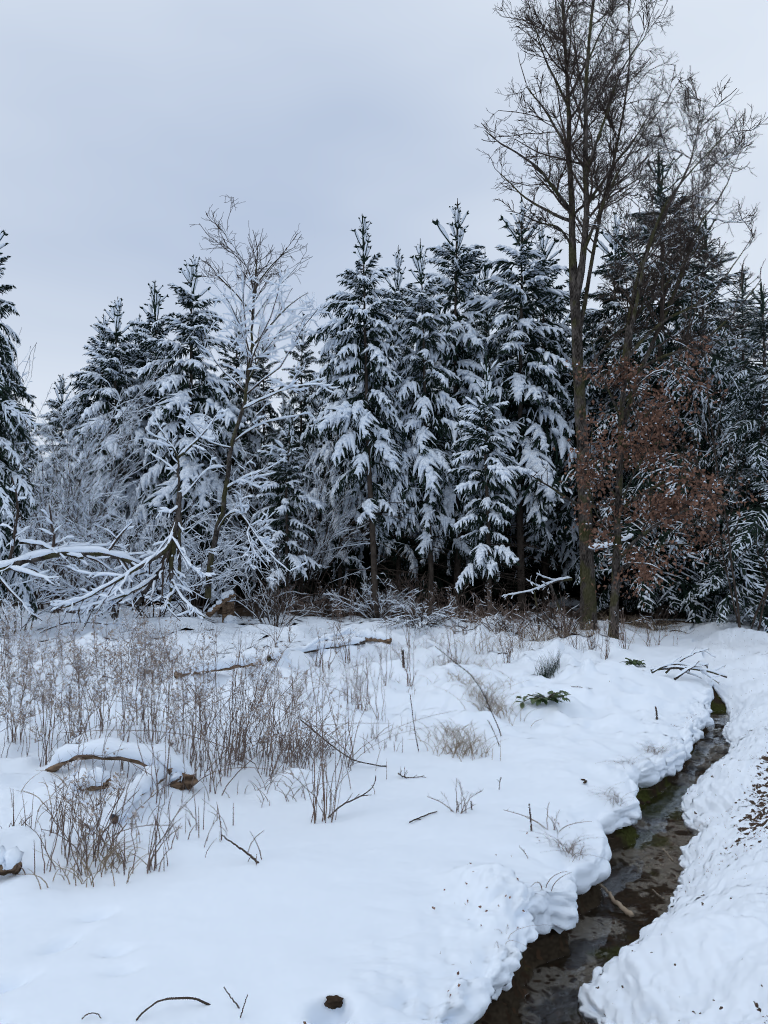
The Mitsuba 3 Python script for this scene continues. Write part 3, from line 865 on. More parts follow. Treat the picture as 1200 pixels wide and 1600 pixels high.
D = 16.0
base = G(920, 985); D = base[1]
main = polyline([(920, 1000), (918, 900), (913, 800), (910, 700), (905, 600), (900, 500), (896, 420), (893, 330), (890, 250), (889, 170), (884, 90), (880, 20), (876, -50), (874, -110)], [D] * 8 + [D + .1, D + .2, D + .3, D + .3, D + .3, D + .3])
mrad = [.215, .165, .148, .138, .130, .122, .112, .078, .062, .052, .043, .034, .025, .014]
limbs = [
    (polyline([(900, 470), (912, 400), (918, 330), (917, 240), (916, 150), (922, 60), (935, -40), (940, -100)], [D, D - .2, D - .4, D - .6, D - .7, D - .8, D - .8, D - .8]), .082, .013),
    (polyline([(905, 520), (925, 420), (945, 330), (965, 240), (985, 130), (990, 40), (985, -40)], [D, D + .4, D + .8, D + 1.1, D + 1.3, D + 1.5, D + 1.6]), .052, .010),
    (polyline([(898, 440), (930, 350), (950, 300), (985, 240), (1020, 190), (1050, 150)], [D, D - .5, D - .9, D - 1.3, D - 1.6, D - 1.9]), .042, .008),
    (polyline([(893, 330), (865, 295), (840, 262), (810, 240), (780, 222), (757, 205)], [D, D - .3, D - .6, D - .9, D - 1.1, D - 1.2]), .045, .008),
    (polyline([(890, 345), (850, 328), (820, 310), (795, 285), (772, 265)], [D, D + .4, D + .8, D + 1.1, D + 1.3]), .038, .007),
    (polyline([(890, 240), (870, 200), (850, 165), (825, 130), (812, 80)], [D, D + .4, D + .8, D + 1.2, D + 1.4]), .036, .007),
    (polyline([(889, 170), (870, 130), (850, 90), (835, 40), (825, 5)], [D + .2, D - .2, D - .6, D - .9, D - 1.1]), .032, .006),
    (polyline([(890, 150), (915, 100), (935, 55), (955, 5), (965, -50)], [D + .2, D + .6, D + .9, D + 1.2, D + 1.3]), .034, .006),
    (polyline([(917, 260), (945, 190), (968, 120), (1005, 60), (1018, 30)], [D - .6, D - .9, D - 1.3, D - 1.7, D - 1.9]), .036, .006),
    (polyline([(918, 320), (950, 270), (985, 225), (1015, 175), (1040, 130)], [D - .4, D + .1, D + .7, D + 1.2, D + 1.5]), .036, .006),
    (polyline([(894, 390), (870, 352), (840, 345), (812, 330), (790, 325)], [D, D - .5, D - .9, D - 1.2, D - 1.4]), .030, .006),
    (polyline([(908, 790), (880, 776), (858, 762), (838, 752), (828, 745)], [D, D - .5, D - .9, D - 1.3, D - 1.5]), .035, .012),
    (polyline([(905, 610), (930, 560), (965, 520), (1005, 480), (1050, 430), (1090, 380)], [D, D - .4, D - .9, D - 1.4, D - 1.9, D - 2.3]), .038, .007),
]
bare_tree('bare_tree', 'tall leafless tree with a thick mossy trunk rising past the top of the picture', (main, mrad), limbs, CROWN, 301)

D2 = G(960, 1000)[1]
main2 = polyline([(958, 1010), (962, 900), (966, 800), (968, 700), (976, 600), (990, 500), (1005, 420), (1030, 340), (1060, 290), (1095, 250), (1130, 215), (1165, 175)], [D2] * 6 + [D2 - .2, D2 - .5, D2 - .8, D2 - 1.0, D2 - 1.2, D2 - 1.4])
mrad2 = [.115, .085, .074, .067, .058, .05, .042, .034, .026, .02, .014, .007]
limbs2 = [
    (polyline([(968, 680), (1000, 590), (1040, 500), (1075, 420), (1100, 350), (1140, 300), (1160, 250)], [D2, D2 + .3, D2 + .6, D2 + .8, D2 + 1.0, D2 + 1.2, D2 + 1.3]), .06, .008),
    (polyline([(975, 590), (985, 480), (1010, 380), (1050, 300), (1075, 230), (1085, 160)], [D2, D2 + .5, D2 + .9, D2 + 1.2, D2 + 1.4, D2 + 1.5]), .055, .007),
    (polyline([(966, 800), (1010, 770), (1060, 750), (1100, 760), (1135, 785)], [D2, D2 - .5, D2 - 1.0, D2 - 1.5, D2 - 1.9]), .045, .008),
    (polyline([(963, 880), (1000, 840), (1050, 810), (1095, 795), (1130, 800)], [D2, D2 - .6, D2 - 1.2, D2 - 1.8, D2 - 2.2]), .04, .008),
    (polyline([(963, 900), (1000, 870), (1040, 850), (1075, 850), (1110, 845)], [D2, D2 + .3, D2 + .6, D2 + .9, D2 + 1.1]), .034, .007),
    (polyline([(964, 860), (945, 820), (932, 800), (925, 770)], [D2, D2 - .3, D2 - .5, D2 - .6]), .022, .006),
    (polyline([(970, 640), (1000, 600), (1030, 580), (1060, 590)], [D2, D2 - .6, D2 - 1.0, D2 - 1.3]), .026, .006),
    (polyline([(966, 800), (990, 740), (1010, 700), (1020, 660)], [D2, D2 - .5, D2 - .8, D2 - 1.0]), .026, .006),
    (polyline([(963, 900), (985, 880), (1010, 880), (1035, 890)], [D2, D2 - .4, D2 - .7, D2 - .9]), .022, .006),
    (polyline([(968, 720), (1000, 660), (1040, 630), (1070, 640)], [D2, D2 - .4, D2 - .9, D2 - 1.2]), .034, .007),
    (polyline([(970, 650), (945, 600), (930, 560), (922, 530)], [D2, D2 - .3, D2 - .6, D2 - .8]), .028, .006),
    (polyline([(966, 780), (940, 740), (925, 700), (930, 660)], [D2, D2 - .4, D2 - .7, D2 - .9]), .028, .006),
    (polyline([(967, 740), (1000, 700), (1040, 690), (1075, 700)], [D2, D2 + .4, D2 + .7, D2 + .9]), .03, .006),
    (polyline([(975, 600), (1030, 560), (1090, 540), (1140, 500), (1190, 440)], [D2, D2 - .6, D2 - 1.2, D2 - 1.8, D2 - 2.2]), .04, .007),
    (polyline([(980, 560), (1040, 500), (1100, 470), (1150, 410), (1180, 360)], [D2, D2 + .2, D2 + .4, D2 + .6, D2 + .7]), .036, .006),
]
beech, w2 = bare_tree('beech_tree', 'thinner tree beside the tall bare tree still holding rust brown leaves', (main2, mrad2), limbs2, CROWN, 302, snow=dict(levels=[0, 1, 2], thick=.006, k=.45, keep=.35))
# leaves on the low twigs
rg = np.random.default_rng(41)
ends = []
for (lv, K), items in w2.by.items():
    if lv >= 2:
        for p, r in items:
            ends.append(p[rg.integers(1, K)])
ends = np.array(ends)
px = np.column_stack([600 + FPX * ends[:, 0] / ends[:, 1], ends[:, 2]])
low = (ends[:, 2] < 1.6 + 3.9) & (rg.random(len(ends)) < np.clip(1.25 - 0.2 * np.maximum(ends[:, 2] - 2.8, 0) ** 1.2, 0.0, 1))
c = ends[low]
c = np.repeat(c, 8, axis=0) + rg.normal(0, .11, (len(c) * 8, 3))
c = c[rg.random(len(c)) < 1.5 * np.clip((meshkit.fbm(c * 1.5 + 7, 3, 4) - .42) * 5, 0, 1) * np.clip(5500 / len(c), 0, 1)]
extra = []
for lp, r0, r1 in limbs2:
    q = resample(lp, 40)
    q = q[q[:, 2] < 4.9]
    if len(q):
        extra.append(np.repeat(q, 15, axis=0))
extra = np.vstack(extra); extra = extra + rg.normal(0, .24, extra.shape)
extra = extra[rg.random(len(extra)) < np.clip((meshkit.fbm(extra * 1.9 + 3, 3, 6) - .44) * 6, 0, 1)]
c = np.vstack([c, extra])
print('brown leaves', len(c))


def leaf_shapes(c, size, rg, droop=0.5):
    """Pointed oval leaves of six triangles, folded along the midrib."""
    n = len(c)
    ax = norm(rg.normal(0, 1, (n, 3)) + np.array([0, 0, -droop]))
    s = norm(np.cross(ax, rg.normal(0, 1, (n, 3))))
    up = np.cross(ax, s)
    L = size * rg.uniform(.7, 1.3, n)[:, None]
    W = L * 0.30
    v = np.stack([c, c + ax * L * .4 + s * W + up * W * .35, c + ax * L * .5, c + ax * L * .4 - s * W + up * W * .35, c + ax * L], 1)
    f = np.array([[0, 2, 1], [0, 3, 2], [1, 2, 4], [2, 3, 4]])
    return v.reshape(-1, 3), (f[None] + 5 * np.arange(n)[:, None, None]).reshape(-1, 3)


MB().add(*leaf_shapes(c, .088, rg)).put(f'{beech}__leaves', 'leaf_brown', False)
tag(f'{beech}__leaves', kind='stuff')
cc = c[rg.random(len(c)) < .03]
sv = np.stack([cc, cc + rg.normal(0, .012, cc.shape)], 1); sv[..., 2] += .02
mb = MB()
pp = np.stack([cc + np.array([-.018, 0, .02]), cc + np.array([0, 0, .03]), cc + np.array([.018, 0, .02])], 1)
mb.add(*tubes(pp, np.array([[.006, .014, .006]]) * np.ones((len(cc), 1)), 5)); mb.put(f'{beech}__leaf_snow', 'snow_two'); tag(f'{beech}__leaf_snow', kind='stuff')

# leaning birch on the left, dusted with snow
DB = 17.5
birch = polyline([(325, 935), (328, 880), (340, 830), (352, 770), (362, 700), (378, 640), (388, 590), (392, 540), (395, 490), (396, 450), (385, 415), (365, 385), (340, 350)], [DB] * 9 + [DB - .1, DB - .2, DB - .3, DB - .4])
brad = [.075, .066, .06, .056, .052, .046, .042, .036, .028, .022, .016, .011, .006]
blimbs = [
    (polyline([(394, 500), (400, 450), (420, 420), (440, 400), (462, 385)], [DB, DB + .3, DB + .5, DB + .7, DB + .9]), .026, .006),
    (polyline([(395, 480), (400, 430), (402, 390), (395, 360)], [DB, DB - .3, DB - .6, DB - .7]), .024, .006),
    (polyline([(392, 545), (425, 505), (450, 480), (480, 460)], [DB, DB - .4, DB - .8, DB - 1.1]), .026, .006),
    (polyline([(394, 490), (370, 460), (340, 430), (325, 410)], [DB, DB + .3, DB + .5, DB + .7]), .022, .005),
    (polyline([(386, 600), (420, 540), (450, 510), (490, 490)], [DB, DB + .4, DB + .7, DB + 1.0]), .026, .006),
    (polyline([(378, 640), (420, 620), (460, 605), (510, 600)], [DB, DB - .4, DB - .9, DB - 1.3]), .026, .006),
    (polyline([(366, 690), (405, 665), (440, 655), (470, 650)], [DB, DB + .3, DB + .6, DB + .9]), .024, .006),
    (polyline([(352, 765), (385, 745), (410, 735), (425, 700)], [DB, DB - .3, DB - .6, DB - .7]), .024, .006),
    (polyline([(335, 840), (370, 800), (400, 835), (425, 870), (460, 900)], [DB, DB - .6, DB - 1.0, DB - 1.4, DB - 1.7]), .026, .006),
    (polyline([(362, 700), (330, 690), (300, 660), (285, 640)], [DB, DB - .4, DB - .8, DB - 1.0]), .02, .005),
]
BIRCH = [dict(n=2.8, len=0.46, rel=1, ang=(.45, .95), lift=.08, up=.06, K=6, r=.55, wig=.16, rmin=.006, **{'from': .12}),
         dict(n=4.6, len=0.42, rel=1, ang=(.5, 1.0), up=.05, K=5, r=.6, wig=.2, rmin=.005, **{'from': .1}),
         dict(n=5.5, len=0.26, ang=(.5, 1.05), up=.02, K=4, r=.7, wig=.24, rmin=.0045, taper=.5)]
bare_tree('birch_tree', 'slender leaning birch with snow along its bare branches', (birch, brad), blimbs, BIRCH, 311, snow=dict(levels=[0, 1, 2, 3], thick=.016, k=.95, keep=.95, zmax=8.0))

# forked dead sapling left of the birch, thick with snow
DS = 16.5
sap = polyline([(280, 900), (281, 820), (280, 760), (277, 715), (262, 690), (240, 680), (228, 672)], [DS, DS, DS, DS, DS - .2, DS - .4, DS - .6])
bare_tree('forked_sapling', 'forked bare sapling thick with snow left of the leaning birch', (sap, [.036, .034, .032, .03, .024, .016, .01]),
          [(polyline([(278, 715), (300, 695), (320, 675), (342, 645)], [DS, DS - .2, DS - .3, DS - .4]), .03, .008),
           (polyline([(280, 780), (300, 760), (330, 730), (350, 728)], [DS, DS + .3, DS + .5, DS + .7]), .026, .008),
           (polyline([(262, 690), (245, 660), (240, 650)], [DS - .2, DS - .3, DS - .3]), .02, .008)],
          [dict(n=3.2, len=0.42, rel=1, ang=(.5, 1.0), up=.06, K=6, r=.6, wig=.2, rmin=.006), dict(n=5, len=.2, ang=(.5, 1.0), up=.03, K=4, r=.7, wig=.24, rmin=.005)],
          321, snow=dict(levels=[0, 1, 2], thick=.022, k=1.0, keep=1.0))


def shrub(u, v, Y, R, H, n, label, seed, key='bare_shrub', snow=dict(levels=[0, 1, 2, 3], thick=.007, k=.9, keep=.85), arch=-.03, mat='twig_mat', cat='shrub', spread=1.0, r0=.014, spec=None, wig=.09):
    """Many stems from one root, arching outwards."""
    rng = np.random.default_rng(seed)
    if v is None:
        b = P(u, HORIZON, Y); b[2] = gz(b[0], b[1])[0]
    else:
        b = G(u, v)
    k = name(key)
    w = Wood(seed)
    spec = spec or [dict(n=3.8, len=.42, rel=1, ang=(.4, .9), up=.04, K=6, r=.6, wig=.16, rmin=.004), dict(n=4.0, len=.22, ang=(.45, 1.0), up=.02, K=4, r=.7, wig=.2, rmin=.003)]
    for i in range(n):
        az = rng.uniform(0, 6.283)
        lean = rng.uniform(.05, .9) * spread
        dv = norm([math.cos(az) * lean, math.sin(az) * lean, 1])
        L = math.hypot(R, H) * rng.uniform(.55, 1.05)
        p = [b + np.array([math.cos(az), math.sin(az), 0]) * rng.uniform(0, .25) * R + [0, 0, -.1]]
        for j in range(8):
            dv = norm(dv + rng.normal(0, wig, 3) + np.array([math.cos(az) * .05, math.sin(az) * .05, arch]))
            p.append(p[-1] + dv * L / 8)
        p = np.array(p); r = np.linspace(r0, r0 * .3, 9) * rng.uniform(.7, 1.3)
        w.add(p, r, 0); w.grow(p, r, 0, spec)
    mb = MB()
    for lv in range(0, 4):
        m = w.mesh([lv], 5 if lv == 0 else 3)
        if m.n: mb.add(*m.arrays())
    mb.put(f'{k}__branches', mat); tag(f'{k}__branches', kind='stuff')
    if snow:
        m = w.snow(**snow)
        if m.n:
            m.put(f'{k}__snow', 'snow_two'); tag(f'{k}__snow', kind='stuff')
    tag(k, label, cat)
    return k, w, b


SN = dict(levels=[0, 1, 2], thick=.0085, k=.9, keep=.9)
shrub(72, None, 22.0, 1.6, 8.2, 26, 'tall bare shrub powdered with snow beside the dark left edge spruce', 401, snow=SN, r0=.02)
shrub(108, None, 21.0, 1.8, 6.4, 24, 'bare snowy shrub at the foot of the left spruces', 402, snow=SN, arch=-.05, r0=.018)
shrub(25, None, 16.0, 1.7, 2.6, 24, 'tangle of snowy twigs low at the left edge', 403, snow=SN, arch=-.10, spread=1.6)
shrub(185, None, 18.0, 1.6, 3.0, 14, 'snow coated thicket left of the fallen branches', 404, snow=SN, arch=-.07)
shrub(240, None, 18.5, 1.5, 3.4, 15, 'high snow coated thicket behind the fallen branches', 405, snow=SN, arch=-.06)
shrub(305, None, 18.5, 1.4, 2.8, 14, 'snow coated thicket behind the forked sapling', 406, snow=SN, arch=-.06)
shrub(402, None, 19.6, 1.2, 2.4, 12, 'thin snowy shrub right of the foot of the birch', 407, snow=SN, arch=-.05)
shrub(470, None, 21.5, 1.0, 5.6, 18, 'tall frosted bare shrub between the birch and the middle spruces', 408, snow=SN, r0=.018, spread=.45)
shrub(430, None, 18.0, 1.0, 1.4, 16, 'dark bare shrub before the forest gap right of the birch', 409, snow=dict(levels=[0, 1], thick=.005, k=.6, keep=.4), arch=-.05)
shrub(590, 968, None, .8, 1.15, 30, 'snow capped bushy shrub in front of the tall spruce left of centre', 410, snow=dict(levels=[0, 1, 2], thick=.008, k=.9, keep=.8), arch=-.06)
shrub(530, 962, None, .6, .8, 16, 'low brown bush left of the snow capped bushy shrub', 411, snow=dict(levels=[0, 1, 2], thick=.005, k=.7, keep=.5), arch=-.08)
shrub(655, 985, None, 0.85, .55, 90, 'domed bramble bush bent over by snow at the forest edge', 412, key='bramble_bush', snow=dict(levels=[0, 1, 2], thick=.006, k=.8, keep=.45), arch=-.22, spread=1.5, wig=.13, r0=.008)
shrub(1165, None, 16.0, 1.0, 6.8, 4, 'slim bare saplings at the right edge in front of the dark spruce', 413, key='bare_sapling', snow=None, r0=.022, spread=.35, arch=.02)
shrub(1030, 985, None, .7, .7, 22, 'dry bramble tangle right of the beech trunk', 414, key='bramble_bush', snow=dict(levels=[0, 1], thick=.004, k=.6, keep=.3), arch=-.12, spread=1.3)
shrub(880, 1000, None, .6, 1.0, 12, 'leggy bare shrub leaning at the foot of the tall bare tree', 415, snow=dict(levels=[0, 1], thick=.004, k=.6, keep=.3), arch=-.04, r0=.016)
shrub(800, 985, None, .7, .7, 14, 'dry bramble stems left of the tall bare tree', 416, key='bramble_bush', snow=dict(levels=[0, 1], thick=.004, k=.6, keep=.3), arch=-.10)

for q, (u, v, H, n_, lab) in enumerate([(445, 962, 1.0, 24, 'brown leafless bush in front of the dark gap right of the birch'), (505, 968, .8, 22, 'brown leafless bush left of the snow capped bushy shrub'),
                                        (640, 962, 1.1, 26, 'tall brown brush behind the domed bramble bush'), (710, 972, .9, 26, 'brown brush under the middle spruces right of the bramble dome'),
                                        (775, 985, .9, 24, 'brown brush at the foot of the short young spruce'), (840, 1000, .7, 16, 'brown brush just left of the tall bare trunk')]):
    shrub(u, v, None, .9, H, n_, lab, 430 + q, key='brown_bush', snow=dict(levels=[0, 1], thick=.004, k=.5, keep=.25), arch=-.09, spread=1.2, wig=.14, r0=.008, mat='weed_mat')

# ------------------------------------------------------------------ fallen wood
def fallen(key, label, cat, lines, seed, mat='bark_mat', snow_k=.85, snow_t=.012, spec=None, snow_keep=1.0, twig_from=1, cut=False, snow_sides=7):
    """Snow laden fallen limbs: each line (points, r0, r1)."""
    k = name(key)
    w = Wood(seed)
    for i, (p, r0, r1) in enumerate(lines):
        q = resample(p, 18)
        rg = np.random.default_rng(seed + i)
        q[1:-1] += rg.normal(0, .12 * r0 + .0008, q[1:-1].shape)
        r = np.linspace(r0, r1, 18) * rg.uniform(.9, 1.1, 18)
        MB().add(*tubes(q, r, 10, cap=True)).put(f'{k}__limb' + (f'_{i:03d}' if i else ''), mat)
        w.by.setdefault((0, 18), []).append((q, r))
        if spec: w.grow(q, r, 0, spec)
    mb = MB()
    for lv in (1, 2, 3):
        m = w.mesh([lv], 4)
        if m.n: mb.add(*m.arrays())
    if mb.n:
        mb.put(f'{k}__twigs', 'twig_mat'); tag(f'{k}__twigs', kind='stuff')
    if snow_t:
        m = w.snow([0, 1, 2, 3], thick=snow_t, k=snow_k, keep=snow_keep, sides=snow_sides)
        m.put(f'{k}__snow', 'snow_two')
    tag(k, label, cat)
    return k


DP = 15.5
pile = [
    (polyline([(-60, 905), (0, 888), (60, 872), (110, 864), (160, 865), (205, 876), (235, 890)], [DP - 1.0, DP - .9, DP - .8, DP - .6, DP - .4, DP - .2, DP]), .075, .05),
    (polyline([(270, 830), (262, 870), (245, 900), (225, 925), (215, 950)], [DP, DP - .1, DP - .2, DP - .3, DP - .4]), .06, .04),
    (polyline([(275, 840), (268, 880), (268, 920), (262, 950)], [DP, DP - .2, DP - .4, DP - .5]), .05, .03),
    (polyline([(276, 810), (262, 855), (235, 875), (195, 900), (150, 925), (100, 950)], [DP, DP - .4, DP - .6, DP - .8, DP - 1.0, DP - 1.2]), .055, .02),
    (polyline([(245, 900), (205, 925), (165, 940), (110, 955)], [DP - .2, DP - .6, DP - .9, DP - 1.1]), .04, .015),
    (polyline([(235, 890), (200, 905), (170, 925), (140, 955)], [DP, DP - .3, DP - .5, DP - .7]), .04, .015),
    (polyline([(30, 848), (60, 850), (90, 862), (130, 872)], [DP - .9, DP - .8, DP - .7, DP - .6]), .03, .03),
    (polyline([(280, 770), (278, 810), (272, 840)], [DP, DP, DP]), .05, .06),
    (polyline([(265, 890), (275, 920), (295, 945), (320, 965)], [DP - .2, DP - .4, DP - .6, DP - .7]), .035, .015),
]
fallen('fallen_branch', 'big fallen branch buried in snow with its broken limbs spread over the ground at left', 'branch', pile, 501, snow_k=.9, snow_t=.017,
       spec=[dict(n=5.0, len=.46, rel=1, ang=(.4, 1.0), up=-.05, K=6, r=.5, wig=.2, rmin=.010, **{'from': .1}), dict(n=5.5, len=.40, ang=(.4, 1.0), up=-.04, K=5, r=.6, wig=.24, rmin=.007)])

# stump with a log leaning on it
st = G(356, 974)
k = name('tree_stump')
rg = np.random.default_rng(8)
ang = np.linspace(0, 2 * np.pi, 40, endpoint=False)
mb = MB()
zs = np.linspace(-.1, .74, 16)
prof = np.array([[.13 + .08 * math.exp(-(z + .1) / .12) for z in zs]])[0]
ragged = 0.10 * (meshkit.fbm(np.stack([np.cos(ang) * 2, np.sin(ang) * 2, 0 * ang], -1), 3, 3) - .5)
V = np.stack([np.stack([st[0] + prof[i] * (1 + .18 * np.sin(5 * ang + z * 3)) * np.cos(ang), st[1] + prof[i] * (1 + .18 * np.sin(5 * ang + z * 3)) * np.sin(ang), st[2] + z + (z > .2) * (z - .2) * 6 * ragged], -1) for i, z in enumerate(zs)])
c = np.arange(40)
f = []
for i in range(15):
    a, b2 = i * 40 + c, i * 40 + (c + 1) % 40
    f += [np.stack([a, b2, b2 + 40], -1), np.stack([a, b2 + 40, a + 40], -1)]
V = np.vstack([V.reshape(-1, 3), [[st[0], st[1], st[2] + .66]]])
f.append(np.stack([15 * 40 + c, 15 * 40 + (c + 1) % 40, 0 * c + 640], -1))
mb.add(V, np.vstack(f)).put(f'{k}__wood', 'dead_wood')
MB().add(*blob([st[0], st[1] - .02, st[2] + .74], [.19, .19, .13], rg, 3, .25)).put(f'{k}__snow', 'snow_two')
MB().add(*blob([st[0] + .1, st[1] - .16, st[2] + .16], [.16, .12, .16], rg, 3, .3)).put(f'{k}__snow_001', 'snow_two')
tag(k, 'broken tree stump with a cap of snow at the forest edge', 'stump')
fallen('leaning_log', 'snow covered log leaning on the broken stump', 'log', [(np.array([P(325, 962, st[1] - .3), P(345, 944, st[1] - .25), P(366, 928, st[1] - .2)]), .075, .06)], 511, 'dead_wood', .9, .02)

# curved log in the foreground
DL = G(190, 1215)[1]
lg = polyline([(76, 1206), (98, 1188), (140, 1178), (190, 1179), (235, 1190), (265, 1197), (290, 1212), (302, 1228)], [DL + .15, DL + .1, DL + .05, DL, DL - .02, DL - .05, DL - .05, DL - .05])
fallen('curved_log', 'curved fallen log arching out of the snow at left with bare brown wood underneath', 'log', [(lg, .030, .046), (polyline([(272, 1196), (275, 1212), (278, 1232)], [DL - .05, DL - .06, DL - .08]), .04, .05)], 521, 'dead_wood', 1.0, .024, snow_sides=10)
p0, p1 = G(118, 1246), G(168, 1236)
fallen('half_buried_log', 'short brown log end half buried below the curved log', 'log', [(np.array([p0 + [0, 0, .0], (p0 + p1) / 2 + [0, 0, .03], p1 + [0, 0, .05]]), .035, .04)], 522, 'dead_wood', 1.0, .02, snow_sides=9)
p0, p1 = G(178, 1292), G(252, 1225)
fallen('half_buried_log', 'snow mounded stick lying slantwise right of the short brown log end', 'log', [(np.array([p0 + [0, 0, .03], (p0 + p1) / 2 + [0, 0, .08], p1 + [0, 0, .06]]), .02, .035)], 523, 'dead_wood', 1.0, .03, snow_sides=9)
p0, p1 = G(-30, 1378), G(28, 1366)
fallen('half_buried_log', 'brown log end poking from the snow at the left edge', 'log', [(np.array([p0 + [0, 0, .03], (p0 + p1) / 2 + [0, 0, .06], p1 + [0, 0, .03]]), .04, .03)], 524, 'dead_wood', 1.0, .02, snow_sides=9)
p0, p1 = G(275, 1062), G(405, 1052)
fallen('snowy_log', 'long snow covered log lying in the middle of the clearing', 'log', [(np.array([p0 + [0, 0, .05], (p0 + p1) / 2 + [0, 0, .07], p1 + [0, 0, .07]]), .045, .05)], 525, 'dead_wood', 1.0, .03, snow_sides=9)
p0, p1, p2 = G(420, 1042), G(470, 1030), G(570, 1022)
fallen('snowy_log', 'snow covered limb with dark forks beyond the long log', 'log', [(np.array([p0 + [0, 0, .05], p1 + [0, 0, .12], p2 + [0, 0, .08]]), .03, .04), (np.array([p1 + [0, 0, .1], p1 + [.35, .1, .32], p1 + [.9, .2, .42]]), .014, .006)], 526, 'bark_mat', 1.0, .03, spec=[dict(n=3, len=.4, ang=(.5, 1.1), up=.03, K=5, r=.5, wig=.2, rmin=.004)], snow_sides=8)
p0, p1 = G(560, 1002), G(610, 1000)
fallen('snowy_log', 'short log with an orange brown cut end behind the dark forks', 'log', [(np.array([p0 + [0, 0, .05], (p0 + p1) / 2 + [0, 0, .09], p1 + [0, 0, .05]]), .07, .06)], 527, 'dead_wood', .9, .03, snow_sides=9)
br = P(875, 905, D - .3)
fallen('broken_branch', 'broken white branch sticking out left at the foot of the tall bare tree', 'branch', [
    (polyline([(893, 905), (870, 908), (845, 918), (820, 926), (790, 930)], [D - .3, D - .5, D - .7, D - .9, D - 1.1]), .035, .012),
    (polyline([(845, 918), (832, 912), (822, 905)], [D - .7, D - .8, D - .9]), .018, .008),
    (polyline([(868, 908), (850, 902), (838, 896)], [D - .5, D - .7, D - .9]), .018, .006),
    (polyline([(858, 912), (872, 945), (885, 985), (895, 1005)], [D - .6, D - .6, D - .6, D - .6]), .03, .03),
    (polyline([(835, 925), (838, 945), (842, 985)], [D - .8, D - .8, D - .8]), .02, .025)], 531, 'bark_mat', .8, .010,
    spec=[dict(n=3.5, len=.35, ang=(.5, 1.1), up=-.03, K=5, r=.5, wig=.22, rmin=.004)])
fallen('broken_branch', 'snowy branch stub between the two trunks', 'branch', [(polyline([(920, 858), (945, 855), (965, 848), (990, 838)], [D - .2, D - .5, D - .7, D - .9]), .04, .03)], 532, 'bark_mat', 1.0, .03)
p = G(1075, 1062)
fallen('brush_pile', 'heap of snowy sticks at the head of the stream', 'brush pile', [
    (np.array([p + [-.45, .2, .10], p + [0, 0, .16], p + [.5, -.1, .05]]), .02, .015), (np.array([p + [-.3, -.3, .05], p + [.1, -.1, .22], p + [.4, .3, .12]]), .018, .01),
    (np.array([p + [-.2, .3, .05], p + [.0, .2, .25], p + [.35, .1, .42]]), .015, .006), (np.array([p + [-.5, 0, .1], p + [-.1, .1, .2], p + [.3, -.3, .0]]), .015, .01)], 533, 'bark_mat', .8, .006,
    spec=[dict(n=5, len=.35, ang=(.4, 1.0), up=.03, K=5, r=.6, wig=.2, rmin=.004)])
# dark arching stems leaning out of the ground before the two trunks
for i, (coords, lab) in enumerate([([(893, 965), (910, 1010), (932, 1040), (928, 1065), (915, 1085)], 'dark bent stem hooking down into the snow before the tall bare tree'),
                                   ([(925, 985), (945, 1020), (955, 1045), (952, 1065)], 'dark twig bending down in front of the beech trunk')]):
    q = G(*coords[-1]); yy = np.linspace(D - .6, q[1], len(coords))
    fallen('bent_stem', lab, 'twig', [(polyline(coords, yy), .012, .007)], 540 + i, 'twig_mat', 0, 0, spec=[dict(n=2.5, len=.25, ang=(.5, 1.0), up=.02, K=4, r=.6, wig=.2, rmin=.003)])

# ------------------------------------------------------------------ sticks on and in the snow
def stick(coords, lab, r0=.006, r1=.003, lifts=None, seed=0, spec=None, mat='twig_mat', key='twig'):
    pts = []
    b = G(*coords[0]) if lifts is None or lifts[0] == 0 else G(*coords[-1])
    for i, (u, v) in enumerate(coords):
        if lifts is None:
            pts.append(G(u, v, .012) + [0, 0, .012])
        else:
            pts.append(P(u, v, b[1] + .02 * i))
    return fallen(key, lab, 'twig', [(np.array(pts), r0, r1)], 600 + seed, mat, 0, 0, spec=spec)


FORK = [dict(n=14, len=.09, ang=(.4, .9), up=.03, K=4, r=.6, wig=.15, rmin=.0016)]
stick([(213, 1594), (235, 1572), (265, 1560), (300, 1560), (330, 1572), (357, 1582)], 'brown twig bowed over the snow at the bottom left', .0028, .0042, [0, 1, 1, 1, 1, 0], 1)
stick([(374, 1575), (362, 1560), (350, 1542)], 'thin straight twig right of the bowed twig', .0024, .0016, [0, 1, 1], 2)
stick([(376, 1590), (381, 1572), (387, 1554)], 'upright twig tip at the bottom right of the bowed twig', .0022, .0014, [0, 1, 1], 3)
stick([(404, 1349), (385, 1332), (365, 1318), (346, 1305)], 'dark stick slanting out of the smooth snow with hanging side twigs', .006, .003, [0, 1, 1, 1], 4, [dict(n=16, len=.06, ang=(.9, 1.4), up=-.15, K=4, r=.4, wig=.1, rmin=.0015)])
stick([(512, 1278), (535, 1258), (570, 1240), (583, 1228), (587, 1212)], 'long thin twig sweeping right from the reddish stalks', .005, .003, [0, 1, 1, 1, 1], 5, FORK)
stick([(640, 1285), (662, 1275), (683, 1268)], 'little forked twig on the open snow', .004, .003, None, 6, FORK)
stick([(622, 1208), (640, 1215), (662, 1212)], 'feathery twig lying on the snow above the little forked twig', .004, .002, None, 7, [dict(n=40, len=.10, ang=(.6, 1.2), up=.02, K=4, r=.6, wig=.15, rmin=.0016)])
stick([(604, 1197), (560, 1190), (525, 1170), (500, 1150), (470, 1125)], 'thin rod leaning from the stalks down to the snow on the right', .004, .005, [0, 1, 1, 1, 1], 8, FORK)
stick([(740, 1000), (690, 990)], 'low stick by the domed bramble bush', .008, .006, None, 9)
stick([(783, 1150), (765, 1105), (740, 1060), (705, 1030), (680, 1010)], 'long slanting stem across the dry grass tufts', .0048, .003, [0, 1, 1, 1, 1], 10, FORK)
